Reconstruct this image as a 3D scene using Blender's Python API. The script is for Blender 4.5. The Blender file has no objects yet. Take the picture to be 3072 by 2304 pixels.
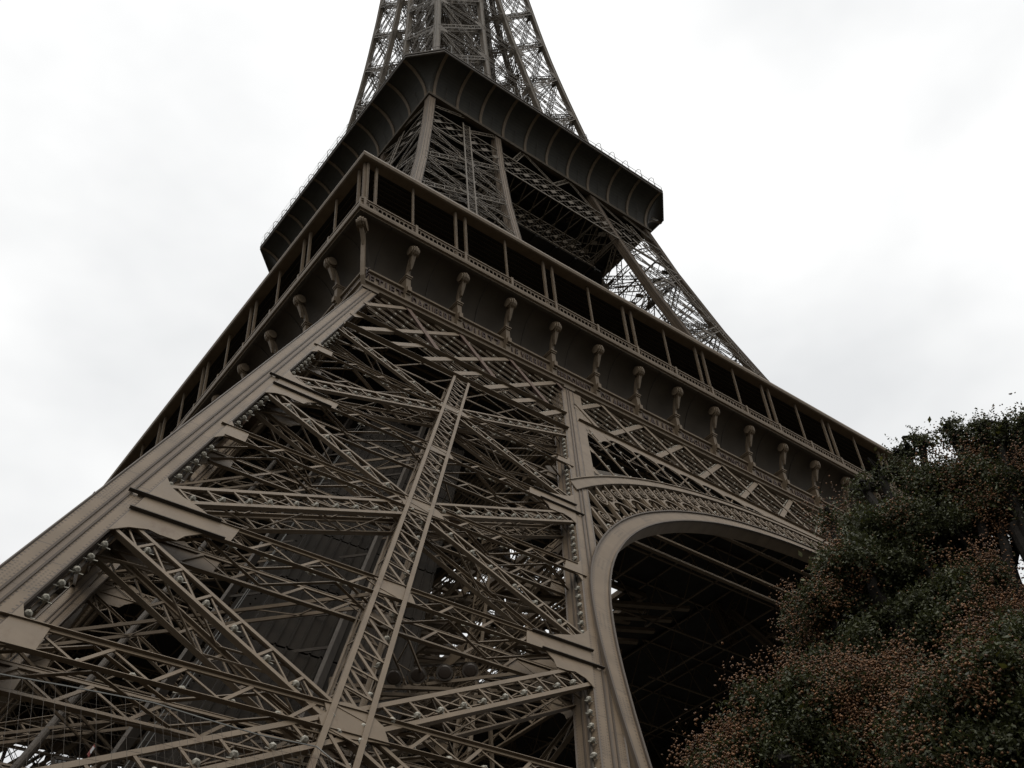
import bpy, math, random
import numpy as np
from mathutils import Vector, Matrix
random.seed(7)
rng = np.random.default_rng(11)
sc = bpy.context.scene
C = sc.collection

# ------------------------------------------------------------------ camera
CAM = np.array([-55.1081, -70.8079, 4.3123])
AZ, EL, RO, FPX = 0.7163, 0.7490, -0.0829, 3197.33
fw = np.array([math.sin(AZ)*math.cos(EL), math.cos(AZ)*math.cos(EL), math.sin(EL)])
rt0 = np.array([math.cos(AZ), -math.sin(AZ), 0.0]); up0 = np.cross(rt0, fw)
RT = math.cos(RO)*rt0 + math.sin(RO)*up0
UP = -math.sin(RO)*rt0 + math.cos(RO)*up0
cam_d = bpy.data.cameras.new('camera'); cam = bpy.data.objects.new('camera', cam_d); C.objects.link(cam)
m = Matrix(((RT[0], UP[0], -fw[0], CAM[0]), (RT[1], UP[1], -fw[1], CAM[1]), (RT[2], UP[2], -fw[2], CAM[2]), (0, 0, 0, 1)))
cam.matrix_world = m
cam_d.sensor_width = 36; cam_d.lens = FPX/3072*36
cam_d.clip_start = 0.1; cam_d.clip_end = 3000
sc.camera = cam

# ------------------------------------------------------------------ sky, sun, exposure
SUN_EL, SUN_AZ = math.radians(60), math.radians(210)   # azimuth clockwise from +y
w = bpy.data.worlds.new('World'); sc.world = w; w.use_nodes = True
nt = w.node_tree; nt.nodes.clear()
out = nt.nodes.new('ShaderNodeOutputWorld')
sky = nt.nodes.new('ShaderNodeTexSky'); sky.sky_type = 'NISHITA'; sky.sun_disc = False
sky.sun_elevation = SUN_EL; sky.sun_rotation = SUN_AZ
bg1 = nt.nodes.new('ShaderNodeBackground'); bg1.inputs['Strength'].default_value = 0.1
nt.links.new(sky.outputs[0], bg1.inputs['Color'])
tc = nt.nodes.new('ShaderNodeTexCoord')
mp = nt.nodes.new('ShaderNodeMapping'); mp.inputs['Scale'].default_value = (1.0, 1.0, 1.9)
nz = nt.nodes.new('ShaderNodeTexNoise'); nz.inputs['Scale'].default_value = 2.0; nz.inputs['Detail'].default_value = 5; nz.inputs['Roughness'].default_value = .5
rp = nt.nodes.new('ShaderNodeValToRGB')
rp.color_ramp.elements[0].position = .36; rp.color_ramp.elements[0].color = (.83, .84, .845, 1)
rp.color_ramp.elements[1].position = .60; rp.color_ramp.elements[1].color = (1.10, 1.10, 1.09, 1)
nt.links.new(tc.outputs['Generated'], mp.inputs['Vector']); nt.links.new(mp.outputs[0], nz.inputs['Vector'])
nt.links.new(nz.outputs['Fac'], rp.inputs['Fac'])
bg2 = nt.nodes.new('ShaderNodeBackground'); bg2.inputs['Strength'].default_value = 1.0
sx = nt.nodes.new('ShaderNodeSeparateXYZ'); nt.links.new(tc.outputs['Generated'], sx.inputs[0])
cr = nt.nodes.new('ShaderNodeFloatCurve'); nt.links.new(sx.outputs[2], cr.inputs['Value'])     # overcast: dim horizon, bright cloud overhead
cv_ = cr.mapping.curves[0]; cr.mapping.use_clip = False
for k_, (zx, ly) in enumerate(((0.0, .07), (.30, .20), (.6, .25), (.88, .262), (.94, .45), (1.0, .90))):
    if k_ == 0: cv_.points[0].location = (zx, ly)
    elif k_ == 5: cv_.points[-1].location = (zx, ly)
    else: cv_.points.new(zx, ly)
for p_ in cv_.points: p_.handle_type = 'VECTOR'
cr.mapping.update()
mr = nt.nodes.new('ShaderNodeMath'); mr.operation = 'MULTIPLY'; mr.inputs[1].default_value = 4.0; nt.links.new(cr.outputs[0], mr.inputs[0])
nt.links.new(rp.outputs[0], bg2.inputs['Color']); nt.links.new(mr.outputs[0], bg2.inputs['Strength'])
mx = nt.nodes.new('ShaderNodeMixShader'); mx.inputs[0].default_value = 0.94
nt.links.new(bg1.outputs[0], mx.inputs[1]); nt.links.new(bg2.outputs[0], mx.inputs[2]); nt.links.new(mx.outputs[0], out.inputs['Surface'])
sun_d = bpy.data.lights.new('sun', 'SUN'); sun_d.energy = 1.5; sun_d.angle = math.radians(40); sun_d.color = (1, .94, .85)
sun = bpy.data.objects.new('sun', sun_d); C.objects.link(sun)
sd = Vector((math.sin(SUN_AZ)*math.cos(SUN_EL), math.cos(SUN_AZ)*math.cos(SUN_EL), math.sin(SUN_EL)))
sun.rotation_euler = sd.to_track_quat('Z', 'Y').to_euler()
vs = sc.view_settings; vs.view_transform = 'Standard'; vs.look = 'None'; vs.exposure = 0.0; vs.gamma = 1.0; vs.use_curve_mapping = False
GROUND = 2.2

# ------------------------------------------------------------------ materials
def mat(name, col, rough=.6, metal=0.0, var=.12, scale=3.0, bump=0.0):
    mt = bpy.data.materials.new(name); mt.use_nodes = True
    n = mt.node_tree.nodes; l = mt.node_tree.links; b = n['Principled BSDF']
    b.inputs['Roughness'].default_value = rough; b.inputs['Metallic'].default_value = metal
    t = n.new('ShaderNodeTexCoord'); z = n.new('ShaderNodeTexNoise'); z.inputs['Scale'].default_value = scale; z.inputs['Detail'].default_value = 6
    l.new(t.outputs['Object'], z.inputs['Vector'])
    r = n.new('ShaderNodeValToRGB')
    r.color_ramp.elements[0].position = .3; r.color_ramp.elements[1].position = .7
    r.color_ramp.elements[0].color = tuple(c*(1-var) for c in col)+(1,)
    r.color_ramp.elements[1].color = tuple(min(1, c*(1+var)) for c in col)+(1,)
    l.new(z.outputs['Fac'], r.inputs['Fac'])
    if 'iron' in name:      # patches of rust and old paint
        z2 = n.new('ShaderNodeTexNoise'); z2.inputs['Scale'].default_value = .9; z2.inputs['Detail'].default_value = 9; z2.inputs['Roughness'].default_value = .72
        mp2 = n.new('ShaderNodeMapping'); mp2.inputs['Scale'].default_value = (2.2, 2.2, .7); l.new(t.outputs['Object'], mp2.inputs['Vector']); l.new(mp2.outputs[0], z2.inputs['Vector'])
        r2 = n.new('ShaderNodeValToRGB'); r2.color_ramp.elements[0].position = .56; r2.color_ramp.elements[0].color = (0, 0, 0, 1); r2.color_ramp.elements[1].position = .70; r2.color_ramp.elements[1].color = (.75, .75, .75, 1)
        l.new(z2.outputs['Fac'], r2.inputs['Fac'])
        mx2 = n.new('ShaderNodeMixRGB'); l.new(r2.outputs['Color'], mx2.inputs[0]); l.new(r.outputs['Color'], mx2.inputs[1]); mx2.inputs[2].default_value = (col[0]*.62, col[1]*.5, col[2]*.42, 1)
        l.new(mx2.outputs[0], b.inputs['Base Color'])
    else: l.new(r.outputs['Color'], b.inputs['Base Color'])
    b.inputs['Specular IOR Level'].default_value = .22
    if bump:
        bp = n.new('ShaderNodeBump'); bp.inputs['Strength'].default_value = bump; bp.inputs['Distance'].default_value = .02
        l.new(z.outputs['Fac'], bp.inputs['Height']); l.new(bp.outputs['Normal'], b.inputs['Normal'])
    return mt
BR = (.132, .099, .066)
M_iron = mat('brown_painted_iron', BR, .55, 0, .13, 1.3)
M_iron2 = mat('backlit_dark_iron_aloft', (.074, .058, .039), .6, 0, .2, .8)  # same brown paint aloft; its dimness against the bright sky is in the colour
M_rust = mat('rusty_brown_plate', (.080, .050, .035), .7, 0, .2, 2.5)
M_flange = mat('shade_dark_iron_flange', (.060, .05, .04), .7, 0, .2, 2.0)  # brown iron darkened for undersides and leg interior; shade put into the colour
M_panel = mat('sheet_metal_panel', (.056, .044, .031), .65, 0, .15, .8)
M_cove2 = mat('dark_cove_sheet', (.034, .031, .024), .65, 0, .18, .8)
M_clad = mat('dark_ribbed_cladding', (.017, .013, .009), .9, 0, .3, .8)  # near-black shaft sheet, its colour deepened to keep the leg interior dark
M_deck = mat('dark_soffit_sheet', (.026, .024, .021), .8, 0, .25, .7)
M_lamp = mat('pale_lamp_housing', (.30, .285, .24), .45, 0, .15, 9)
M_letter = mat('raised_letters', (.040, .022, .015), .5, 0, .1, 5)
M_glass = mat('dark_blind_panel', (.02, .02, .022), .35, 0, .2, 3)
M_stone = mat('pale_masonry', (.33, .30, .25), .85, 0, .15, 2, .4)
M_ground = mat('gravel_ground', (.05, .046, .04), .95, 0, .2, 6, .5)
M_wire = mat('galvanised_wire', (.16, .16, .15), .5, .3, .1, 5)
M_bark = mat('dark_bark', (.012, .010, .008), .9, 0, .3, 8, .6)

def rib_material():
    """painted plate with rivet rows, splice seams and rivet fields, laid out in metres by UV"""
    mt = bpy.data.materials.new('riveted_rib_plate'); mt.use_nodes = True
    n = mt.node_tree.nodes; l = mt.node_tree.links; b = n['Principled BSDF']; b.inputs['Roughness'].default_value = .6; b.inputs['Specular IOR Level'].default_value = .22
    def M(op, a, bb=None, c=None):
        x = n.new('ShaderNodeMath'); x.operation = op
        for i, v in enumerate((a, bb, c)):
            if v is None: continue
            if isinstance(v, (int, float)): x.inputs[i].default_value = v
            else: l.new(v, x.inputs[i])
        return x.outputs[0]
    uv = n.new('ShaderNodeUVMap'); s = n.new('ShaderNodeSeparateXYZ'); l.new(uv.outputs[0], s.inputs[0])
    u, v = s.outputs[0], s.outputs[1]
    def dist(val, pitch):    # distance to nearest multiple
        return M('PINGPONG', val, pitch/2) if False else M('ABSOLUTE', M('SUBTRACT', M('MODULO', M('ADD', val, 1000*pitch+pitch/2), pitch), pitch/2))
    au = M('ABSOLUTE', u)
    # rows at |u| = .40 and .12 pitch .16 ; dots of radius .022
    dv = dist(v, .155)
    rows = None
    for ru, rad in ((.40, .030), (.17, .026)):
        d2 = M('SQRT', M('ADD', M('POWER', M('SUBTRACT', au, ru), 2), M('POWER', dv, 2)))
        k = M('LESS_THAN', d2, rad); rows = k if rows is None else M('MAXIMUM', rows, k)
    vm = M('MODULO', M('ADD', v, 1000), 4.9)
    inpatch = M('LESS_THAN', M('ABSOLUTE', M('SUBTRACT', vm, 1.2)), .52)
    du = dist(u, .085); dv2 = dist(v, .10)
    d3 = M('SQRT', M('ADD', M('POWER', du, 2), M('POWER', dv2, 2)))
    band = M('LESS_THAN', M('ABSOLUTE', M('SUBTRACT', au, .28)), .10)
    pk = M('MULTIPLY', M('MULTIPLY', M('LESS_THAN', d3, .022), inpatch), band)
    rows = M('MAXIMUM', rows, pk)
    seam = M('LESS_THAN', M('ABSOLUTE', M('SUBTRACT', M('MODULO', M('ADD', v, M('MULTIPLY', M('SIGN', u), .35)), 4.9), 2.0)), .016)
    seam2 = M('LESS_THAN', M('ABSOLUTE', M('SUBTRACT', M('MODULO', v, 4.9), .45)), .010)
    marks = M('MAXIMUM', rows, M('MAXIMUM', seam, seam2))
    tc = n.new('ShaderNodeTexCoord'); z = n.new('ShaderNodeTexNoise'); z.inputs['Scale'].default_value = 1.2; z.inputs['Detail'].default_value = 7
    l.new(tc.outputs['Object'], z.inputs['Vector'])
    r = n.new('ShaderNodeValToRGB'); r.color_ramp.elements[0].position = .3; r.color_ramp.elements[1].position = .72
    r.color_ramp.elements[0].color = (BR[0]*.86, BR[1]*.85, BR[2]*.84, 1); r.color_ramp.elements[1].color = (BR[0]*1.14, BR[1]*1.13, BR[2]*1.13, 1)
    l.new(z.outputs['Fac'], r.inputs['Fac'])
    rust = M('MULTIPLY', M('LESS_THAN', au, .05), .5)
    mixr = n.new('ShaderNodeMixRGB'); l.new(rust, mixr.inputs[0]); l.new(r.outputs[0], mixr.inputs[1]); mixr.inputs[2].default_value = (.07, .05, .036, 1)
    mix = n.new('ShaderNodeMixRGB'); l.new(M('MULTIPLY', marks, .8), mix.inputs[0]); l.new(mixr.outputs[0], mix.inputs[1]); mix.inputs[2].default_value = (.045, .035, .028, 1)
    l.new(mix.outputs[0], b.inputs['Base Color'])
    return mt
M_rib = rib_material()

# ------------------------------------------------------------------ mesh builder
def nrm(v):
    v = np.asarray(v, float); return v/max(1e-9, np.linalg.norm(v))
class MB:
    def __init__(s): s.v = []; s.f = []; s.uv = []; s.n = 0; s.smooth = False
    def add(s, V, F, UV=None):
        V = np.asarray(V, float); s.v.append(V)
        for f in F: s.f.append([i+s.n for i in f])
        if UV is None: s.uv.extend([(0.27, 0.3)]*sum(len(f) for f in F))
        else: s.uv.extend(UV)
        s.n += len(V); return s
    def beam(s, p0, p1, w, h, nv=(0, 0, 1), off=0.0, uvs=False):
        """bar from p0 to p1, w wide across, h thick along nv (extends from 0 to h along nv if off is None)"""
        p0 = np.asarray(p0, float); p1 = np.asarray(p1, float); a = p1-p0; L = np.linalg.norm(a)
        if L < 1e-6: return s
        a /= L; nv = nrm(nv); c = np.cross(a, nv)
        if np.linalg.norm(c) < 1e-3: nv = np.array([1., 0, 0]); c = np.cross(a, nv)
        c = nrm(c); d = np.cross(c, a)
        V = []
        for p in (p0, p1):
            for (x, y) in ((-1, -1), (1, -1), (1, 1), (-1, 1)):
                V.append(p + c*x*w/2 + d*(y*h/2+off))
        F = [(0, 1, 2, 3), (7, 6, 5, 4), (0, 4, 5, 1), (1, 5, 6, 2), (2, 6, 7, 3), (3, 7, 4, 0)]
        UV = None
        if uvs:
            v0, v1 = p0[2]*1.2, p0[2]*1.2+L
            UV = []
            for f in F:
                for i in f:
                    q = i % 4; UV.append(((-w/2, w/2, w/2, -w/2)[q], v0 if i < 4 else v1))
        return s.add(V, F, UV)
    def box(s, lo, hi):
        x0, y0, z0 = lo; x1, y1, z1 = hi
        V = [(x0, y0, z0), (x1, y0, z0), (x1, y1, z0), (x0, y1, z0), (x0, y0, z1), (x1, y0, z1), (x1, y1, z1), (x0, y1, z1)]
        return s.add(V, [(3, 2, 1, 0), (4, 5, 6, 7), (0, 1, 5, 4), (1, 2, 6, 5), (2, 3, 7, 6), (3, 0, 4, 7)])
    def loft(s, rings, close=True, caps=True, uvs=None):
        n = len(rings[0]); V = [p for r in rings for p in r]; F = []
        for k in range(len(rings)-1):
            for i in range(n if close else n-1):
                j = (i+1) % n; F.append((k*n+i, k*n+j, (k+1)*n+j, (k+1)*n+i))
        if caps and close: F.append(tuple(range(n))[::-1]); F.append(tuple((len(rings)-1)*n+i for i in range(n)))
        return s.add(V, F)
    def plate(s, poly, nv, t):
        """flat polygon with thickness t along nv"""
        P0 = [np.asarray(p, float) for p in poly]; nv = nrm(nv)*t
        n = len(P0); V = P0+[p+nv for p in P0]
        F = [tuple(range(n)), tuple(range(2*n-1, n-1, -1))]+[(i, n+i, n+(i+1) % n, (i+1) % n) for i in range(n)]
        return s.add(V, F)
    def build(s, name, material, parent=None, link=True):
        me = bpy.data.meshes.new(name)
        if s.n:
            V = np.concatenate(s.v); me.from_pydata(V.tolist(), [], s.f)
            uvl = me.uv_layers.new(name='uv'); uvl.data.foreach_set('uv', np.array(s.uv, np.float32).ravel())
        me.materials.append(material)
        if s.smooth: me.polygons.foreach_set('use_smooth', [True]*len(me.polygons))
        me.update()
        o = bpy.data.objects.new(name, me)
        if link: C.objects.link(o)
        if parent is not None: o.parent = parent
        return o
def tag(o, label=None, cat=None, group=None, kind=None):
    for k, v in (('label', label), ('category', cat), ('group', group), ('kind', kind)):
        if v: o[k] = v
    return o
def empty(name, loc=(0, 0, 0)):
    o = bpy.data.objects.new(name, None); C.objects.link(o); o.location = loc; return o
def copy_tree(o, parent=None, rz=0.0):
    c = o.copy(); C.objects.link(c)
    if parent is not None: c.parent = parent
    c.rotation_euler = (0, 0, rz)
    for ch in list(o.children):
        d = ch.copy(); C.objects.link(d); d.parent = c
    return c

# ------------------------------------------------------------------ tower profile
def interp(z, T):
    for (z0, a), (z1, b) in zip(T, T[1:]):
        if z <= z1: return a+(b-a)*(z-z0)/(z1-z0)
    return T[-1][1]
PA, PK = 59.735, .4969
H1 = lambda z: PA-PK*z
T2 = [(50, 33.6), (57, 31.2), (70, 27.2), (83, 23.4), (91, 21.25), (102, 18.75), (111, 17.0)]
H2 = lambda z: interp(z, T2)
T3 = [(111, 16.6), (116, 15.6), (124, 14.3), (132, 13.2), (142, 12.1), (153, 11.0), (159, 10.5), (165, 10.05), (176, 9.3), (184, 8.85), (190, 8.5), (200, 7.9), (210, 7.3), (232, 6.2)]
H3 = lambda z: interp(z, T3)
G3T = [(111, 5.6), (133, 4.1), (150, 2.8), (167, 1.5), (184, .7), (232, .35)]   # inner rib centre
G3 = lambda z: interp(z, G3T)
G2 = lambda z: 6.9+(111-z)*.152

class Face:
    """a face of a leg or side: maps (s along the face, z, d inward) to a point. kind: outA outB inA inB"""
    def __init__(f, H, W, kind):
        f.H, f.W, f.kind = H, W, kind
    def __call__(f, s, z, d=0.0):
        k = (f.H(z+.5)-f.H(z-.5)); n = nrm((0, 1, k))      # inward normal of face A is (0,1,dH/dz)
        sg = 1
        if f.kind.startswith('out'):
            p = np.array([s, -f.H(z), z])+n*d
        else:
            Wz = f.W(z); k2 = k+(f.W(z+.5)-f.W(z-.5)); n = nrm((0, 1, k2))
            p = np.array([s, -f.H(z)+Wz, z])-n*d
        if f.kind.endswith('B'): p = np.array([p[1], p[0], p[2]])
        return p
    def normal(f, z):
        k = (f.H(z+.5)-f.H(z-.5)); n = nrm((0, 1, k))
        if f.kind.startswith('in'): n = -n
        if f.kind.endswith('B'): n = np.array([n[1], n[0], n[2]])
        return n      # points into the leg

LAMPS = []     # (point, outward direction, row description, start description)
def lamp_row(pts, n, row, start):
    for p in pts: LAMPS.append((np.array(p), np.array(n), row, start))

def ladder(mb, F, a, b, w, depth=.85, ch=.10, pitch=.95, lace='N', back=True, lamps=None, thin=.045, lod=0, mbd=None):
    """box lattice girder lying in face F from a=(s,z) to b=(s,z)"""
    d3 = lambda q: F(q[0], q[1], 0.0)
    A3, B3 = d3(a), d3(b); ax = nrm(B3-A3); n = F.normal((a[1]+b[1])/2); c = nrm(np.cross(ax, n))
    if c[2] < 0: c = -c
    L = np.linalg.norm(B3-A3); N = max(2, int(round(L/pitch)))
    planes = [0.03] + ([depth] if back else [])
    for pi, dd in enumerate(planes):
        o = n*dd
        for sgn in (-1, 1):
            mb.beam(A3+o+c*sgn*(w/2-ch/2), B3+o+c*sgn*(w/2-ch/2), ch, .05, n)
            if lod == 0: # inward flange of the angle
                mb.beam(A3+o+c*sgn*(w/2-.02)+n*(.06 if pi == 0 else -.06), B3+o+c*sgn*(w/2-.02)+n*(.06 if pi == 0 else -.06), .03, .12, n)
        for i in range(N+1):
            t = A3+o+ax*L*i/N
            if i > 0 and i < N and lace in 'N': mb.beam(t-c*(w/2-ch), t+c*(w/2-ch), .07, .04, n)
            if i < N:
                t2 = A3+o+ax*L*(i+1)/N
                if lace == 'N': mb.beam(t+c*(w/2-ch), t2-c*(w/2-ch), thin, .03, n, off=.03)
                elif lace == 'V':
                    mb.beam(t+c*(w/2-ch), (t+t2)/2-c*(w/2-ch), .065, .035, n); mb.beam((t+t2)/2-c*(w/2-ch), t2+c*(w/2-ch), .065, .035, n, off=.004)
                elif lace == 'X':
                    mb.beam(t+c*(w/2-ch), t2-c*(w/2-ch), thin, .03, n); mb.beam(t-c*(w/2-ch), t2+c*(w/2-ch), thin, .03, n, off=.035)
    if back:    # side lacing
        N2 = max(2, int(round(L/(pitch*1.9))))
        for sgn in (-1, 1):
            for i in range(N2):
                t = A3+ax*L*i/N2+c*sgn*(w/2-.04); t2 = A3+ax*L*(i+1)/N2+c*sgn*(w/2-.04)
                if i % 2: mb.beam(t+n*.05, t2+n*(depth-.05), .05, .03, c)
                else: mb.beam(t+n*(depth-.05), t2+n*.05, .05, .03, c)
    if lamps:
        row, start, gap = lamps
        k = int(L/gap); pts = []
        for i in range(1, k):
            jt = (rng.random()-.5)*.18*gap
            pts.append(A3+ax*(gap*(i+.3)+jt)-c*(w/2-.24)+n*.02)
        lamp_row(pts, -n, row, start)
    return A3, B3, c, n

# ------------------------------------------------------------------ lattice tower root
tower = empty('lattice_tower')
tag(tower, 'huge brown riveted iron lattice tower with arched base and two platforms', 'tower')

# =============================== lower legs
ZB, ZT = GROUND+1.2, 51.9
RW = .94; LEG = 15.22
NODES = [-1.4, 8.8, 20.0, 31.3, 42.65]
def rib_prism(mb, cx, cy, z0, z1, H, w, wfun=None, steps=1):
    rings = []
    V = []; F = []; UV = []
    zs = [z0+(z1-z0)*i/steps for i in range(steps+1)]
    for z in zs:
        x0, y0 = cx(z), cy(z)
        V += [(x0, y0, z), (x0+w, y0, z), (x0+w, y0+w, z), (x0, y0+w, z)]
    L = 0
    for k in range(steps):
        dl = np.linalg.norm(np.array(V[4*k+4])-np.array(V[4*k]))
        for i in range(4):
            j = (i+1) % 4; F.append((4*k+i, 4*k+j, 4*k+4+j, 4*k+4+i)); UV += [(-w/2, L), (w/2, L), (w/2, L+dl), (-w/2, L+dl)]
        L += dl
    n = len(V); F += [(3, 2, 1, 0), (n-4, n-3, n-2, n-1)]; UV += [(.27, .3)]*8
    mb.add(V, F, UV)
    # raised centre strips and edge angles on every side
    for k in range(steps):
        a = np.array(V[4*k:4*k+4]); b = np.array(V[4*k+4:4*k+8]); ca = a.mean(0); cb = b.mean(0)
        for i in range(4):
            j = (i+1) % 4
            m0 = (a[i]+a[j])/2; m1 = (b[i]+b[j])/2; nn = nrm(m0-ca)
            t = nrm(a[j]-a[i])
            mb.beam(m0-t*.10, m1-t*.10, .05, .05, nn, off=.02); mb.beam(m0+t*.10, m1+t*.10, .05, .05, nn, off=.02)
        for i in range(4):
            e = nrm(a[i]-ca); mb.beam(a[i], b[i], .05, .05, e)
leg = MB()     # gusset plates and foot shoe belong to the leg itself
leg_parts = []
def subpart(mb, name, material=M_iron, smooth=False):
    if mb.n: leg_parts.append((name, mb, material))
for (ix, iy) in ((0, 0), (1, 0), (0, 1), (1, 1)):
    r = MB()
    rib_prism(r, lambda z: -H1(z)+ix*(LEG-0.0), lambda z: -H1(z)+iy*(LEG-0.0), ZB, ZT if ix+iy == 0 else ZT+3, H1, RW)
    subpart(r, 'corner_rib', M_rib)
W1 = lambda z: LEG+RW
KINDS = (('outA', 1), ('outB', 1), ('inA', 0), ('inB', 0))
ORD = ['first', 'second', 'third', 'fourth', 'fifth', 'sixth', 'seventh', 'eighth', 'ninth', 'tenth', 'eleventh', 'twelfth', 'thirteenth', 'fourteenth', 'fifteenth', 'sixteenth', 'seventeenth', 'eighteenth', 'nineteenth', 'twentieth']
def gusset(mb, F, s, z, dirn, big=True, d=-.035, t=.03, up=True):
    """plate spreading from a rib edge at (s,z) towards dirn=+1/-1"""
    if big:
        pts = [(0, 1.65), (.28, 1.25), (.75, .95), (1.3, .72), (1.7, .46), (2.5, .42), (2.5, -.36), (1.8, -.40), (1.5, -.75), (1.4, -1.05), (1.0, -1.05), (.7, -.98), (.3, -1.15), (0, -1.5)]
    else:
        pts = [(0, .8), (.2, .46), (.5, .36), (.75, .33), (.85, -.33), (.5, -.36), (.2, -.46), (0, -.8)]
    k = F.H(z+.5)-F.H(z-.5)
    poly = []
    for (x, dz) in pts:
        ss = s+dirn*x + (0)                       # rib edge moves with z
        ss -= k*dz if dz and x < 1e9 else 0       # keep square to the leaning rib
        poly.append(F(ss if F.kind.startswith('out') or True else ss, z+dz, d))
    n = F.normal(z)
    if dirn < 0: poly = poly[::-1]
    mb.plate(poly, n, t)
for kind, outer in KINDS:
    F = Face(H1, W1, kind)
    front = kind == 'outA'
    sL = lambda z: -H1(z)+RW; sR = lambda z: -H1(z)+LEG; sC = lambda z: -H1(z)+(LEG+RW)/2
    facename = 'front face'
    for i in range(len(NODES)-1):
        z0, z1 = NODES[i], NODES[i+1]; zl = max(z0, 3.0)
        zm = (z0+z1)/2+.05
        lp = lambda nm, st: ((nm, st, .92) if front and z0 > 5 else None)
        nmh = {1: 'bottom', 2: 'middle', 3: 'top'}.get(i, 'lowest')
        if z0 > 3:
            D = MB(); ladder(D, F, (sL(z0+.9), z0+.75), (sR(z1-.8), z1-.75), .78, ch=.125 if front else .09, back=front, lamps=lp('the %s rising leg brace' % nmh, 'left rib')); subpart(D, 'diagonal_brace')
            D = MB(); ladder(D, F, (sL(z1-1.0), z1-.95), (sR(z0+.8), z0+.9), .74, depth=.95, ch=.11 if front else .09, back=front, lamps=lp('the %s falling leg brace' % nmh, 'left rib')); subpart(D, 'diagonal_brace')
        # horizontals: main at z1, secondary at zm
        for zz, big in ((z1, True), (zm, False)):
            if zz > 42: continue
            hh = .68
            g = MB(); n = F.normal(zz)
            A3 = F(sL(zz), zz-hh/2, 0); B3 = F(sR(zz), zz-hh/2, 0); ax = nrm(B3-A3); L = np.linalg.norm(B3-A3); upv = nrm(F(sC(zz), zz+.5, 0)-F(sC(zz), zz-.5, 0))
            h2 = hh*1.1
            for dd in ((0.02, .92) if front else (.02,)):
                o = n*dd
                for q in (0, h2):
                    g.beam(A3+o+upv*q, B3+o+upv*q, .09, .04, n)
                    g.beam(A3+upv*(q+(.05 if q else -.05))+n*(dd+(-.04 if dd < .5 else .02)), B3+upv*(q+(.05 if q else -.05))+n*(dd+(-.04 if dd < .5 else .02)), .02, .11, n)
                N = 10
                for j in range(N):
                    a = A3+o+ax*L*j/N; b = A3+o+ax*L*(j+1)/N; mm = (a+b)/2
                    g.beam(a+upv*.04, mm+upv*(h2-.04), .075, .035, n); g.beam(mm+upv*(h2-.04), b+upv*.04, .055, .03, n, off=.035)
            for q in ((0, h2) if front else ()):
                for j in range(8):
                    a = A3+upv*q+ax*L*j/8+n*(.1 if j % 2 else .85); b = A3+upv*q+ax*L*(j+1)/8+n*(.85 if j % 2 else .1)
                    g.beam(a, b, .07, .03, upv)
            subpart(g, 'horizontal_girder', M_iron)
            if front and zz > 6:
                pts = [A3+ax*(L*(j+.5+.18*(rng.random()-.5))/14)+upv*.16+n*.12 for j in range(14) if j not in (0, 6, 7, 13)]
                lamp_row(pts, -n, 'the level girder %s' % ({8: 'at the foot', 14: 'through the bottom panel', 20: 'above the bottom panel', 25: 'through the middle panel', 31: 'above the middle panel', 37: 'through the top panel', 36: 'through the top panel'}.get(int(zz), 'low down')), 'left rib')
            for (s_, dr) in ((sL(zz), 1), (sR(zz), -1)):
                gp = MB(); gusset(gp, F, s_, zz, dr, big)
                ln_ = 2.4 if big else .8
                subpart(gp, 'gusset_plate')
                if outer and big:
                    for q in (-.05, h2+.05):
                        fn = MB(); st0 = (A3 if dr > 0 else B3)+upv*q-ax*dr*.25; fn.beam(st0-n*.085, st0+ax*dr*ln_-n*.085, .03, .10, n); subpart(fn, 'gusset_fin', M_flange)
                if front: gp = MB(); gusset(gp, F, s_, zz, dr, big, d=.95); subpart(gp, 'gusset_plate')
        # centre plates
        for zz in (zm, z1 if z1 < 42 else None):
            if zz is None or zz < 4: continue
            s = sC(zz)
            cw = .46 if zz == zm else .34
            dz = .55 if zz == zm else .42
            for d0 in (-.04, .9):
                poly = [F(s-1.1*cw, zz+.1, d0), F(s-.5, zz+dz*.75, d0), F(s+.15, zz+dz, d0), F(s+1.2*cw, zz+.45, d0), F(s+1.9*cw, zz+.1, d0), F(s+1.9*cw, zz-.42, d0), F(s+.5, zz-dz*.8, d0), F(s-.3, zz-dz, d0), F(s-1.6*cw, zz-.45, d0), F(s-1.6*cw, zz-.1, d0)]
                gp = MB(); gp.plate(poly, F.normal(zz), .03); subpart(gp, 'gusset_plate')
    # centre strut
    S = MB(); z = 3.0; w = .96
    zz = [3.0, NODES[-1]-.3]
    A3 = F(sC(zz[0]), zz[0], 0); B3 = F(sC(zz[1]), zz[1], 0); n = F.normal(20); ax = nrm(B3-A3); c = nrm(np.cross(n, ax)); L = np.linalg.norm(B3-A3)
    if c[0] < 0 and kind.endswith('A'): c = -c
    for dd in ((-.07, .98) if front else (-.07,)):
        for sg in (-1, 1):
            S.beam(A3+n*dd+c*sg*(w/2-.065), B3+n*dd+c*sg*(w/2-.065), .13, .03, n)
            S.beam(A3+n*(dd+(.08 if dd < 0 else -.08))+c*sg*(w/2-.02), B3+n*(dd+(.08 if dd < 0 else -.08))+c*sg*(w/2-.02), .03, .13, n)
        N = int(L/.88)
        for j in range(N):
            a = A3+n*dd+ax*L*j/N; b = A3+n*dd+ax*L*(j+1)/N
            S.beam(a-c*(w/2-.1), a+c*(w/2-.1), .06, .03, n, off=.03)
            S.beam(a+c*(w/2-.1), b-c*(w/2-.1), .09, .03, n, off=.07)
    for sg in ((-1, 1) if front else ()):
        N = int(L/1.3)
        for j in range(N):
            a = A3+ax*L*j/N+c*sg*(w/2-.04); b = A3+ax*L*(j+1)/N+c*sg*(w/2-.04)
            S.beam(a+n*(.0 if j % 2 else .95), b+n*(.95 if j % 2 else .0), .05, .03, c)
    subpart(S, 'centre_strut')
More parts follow.
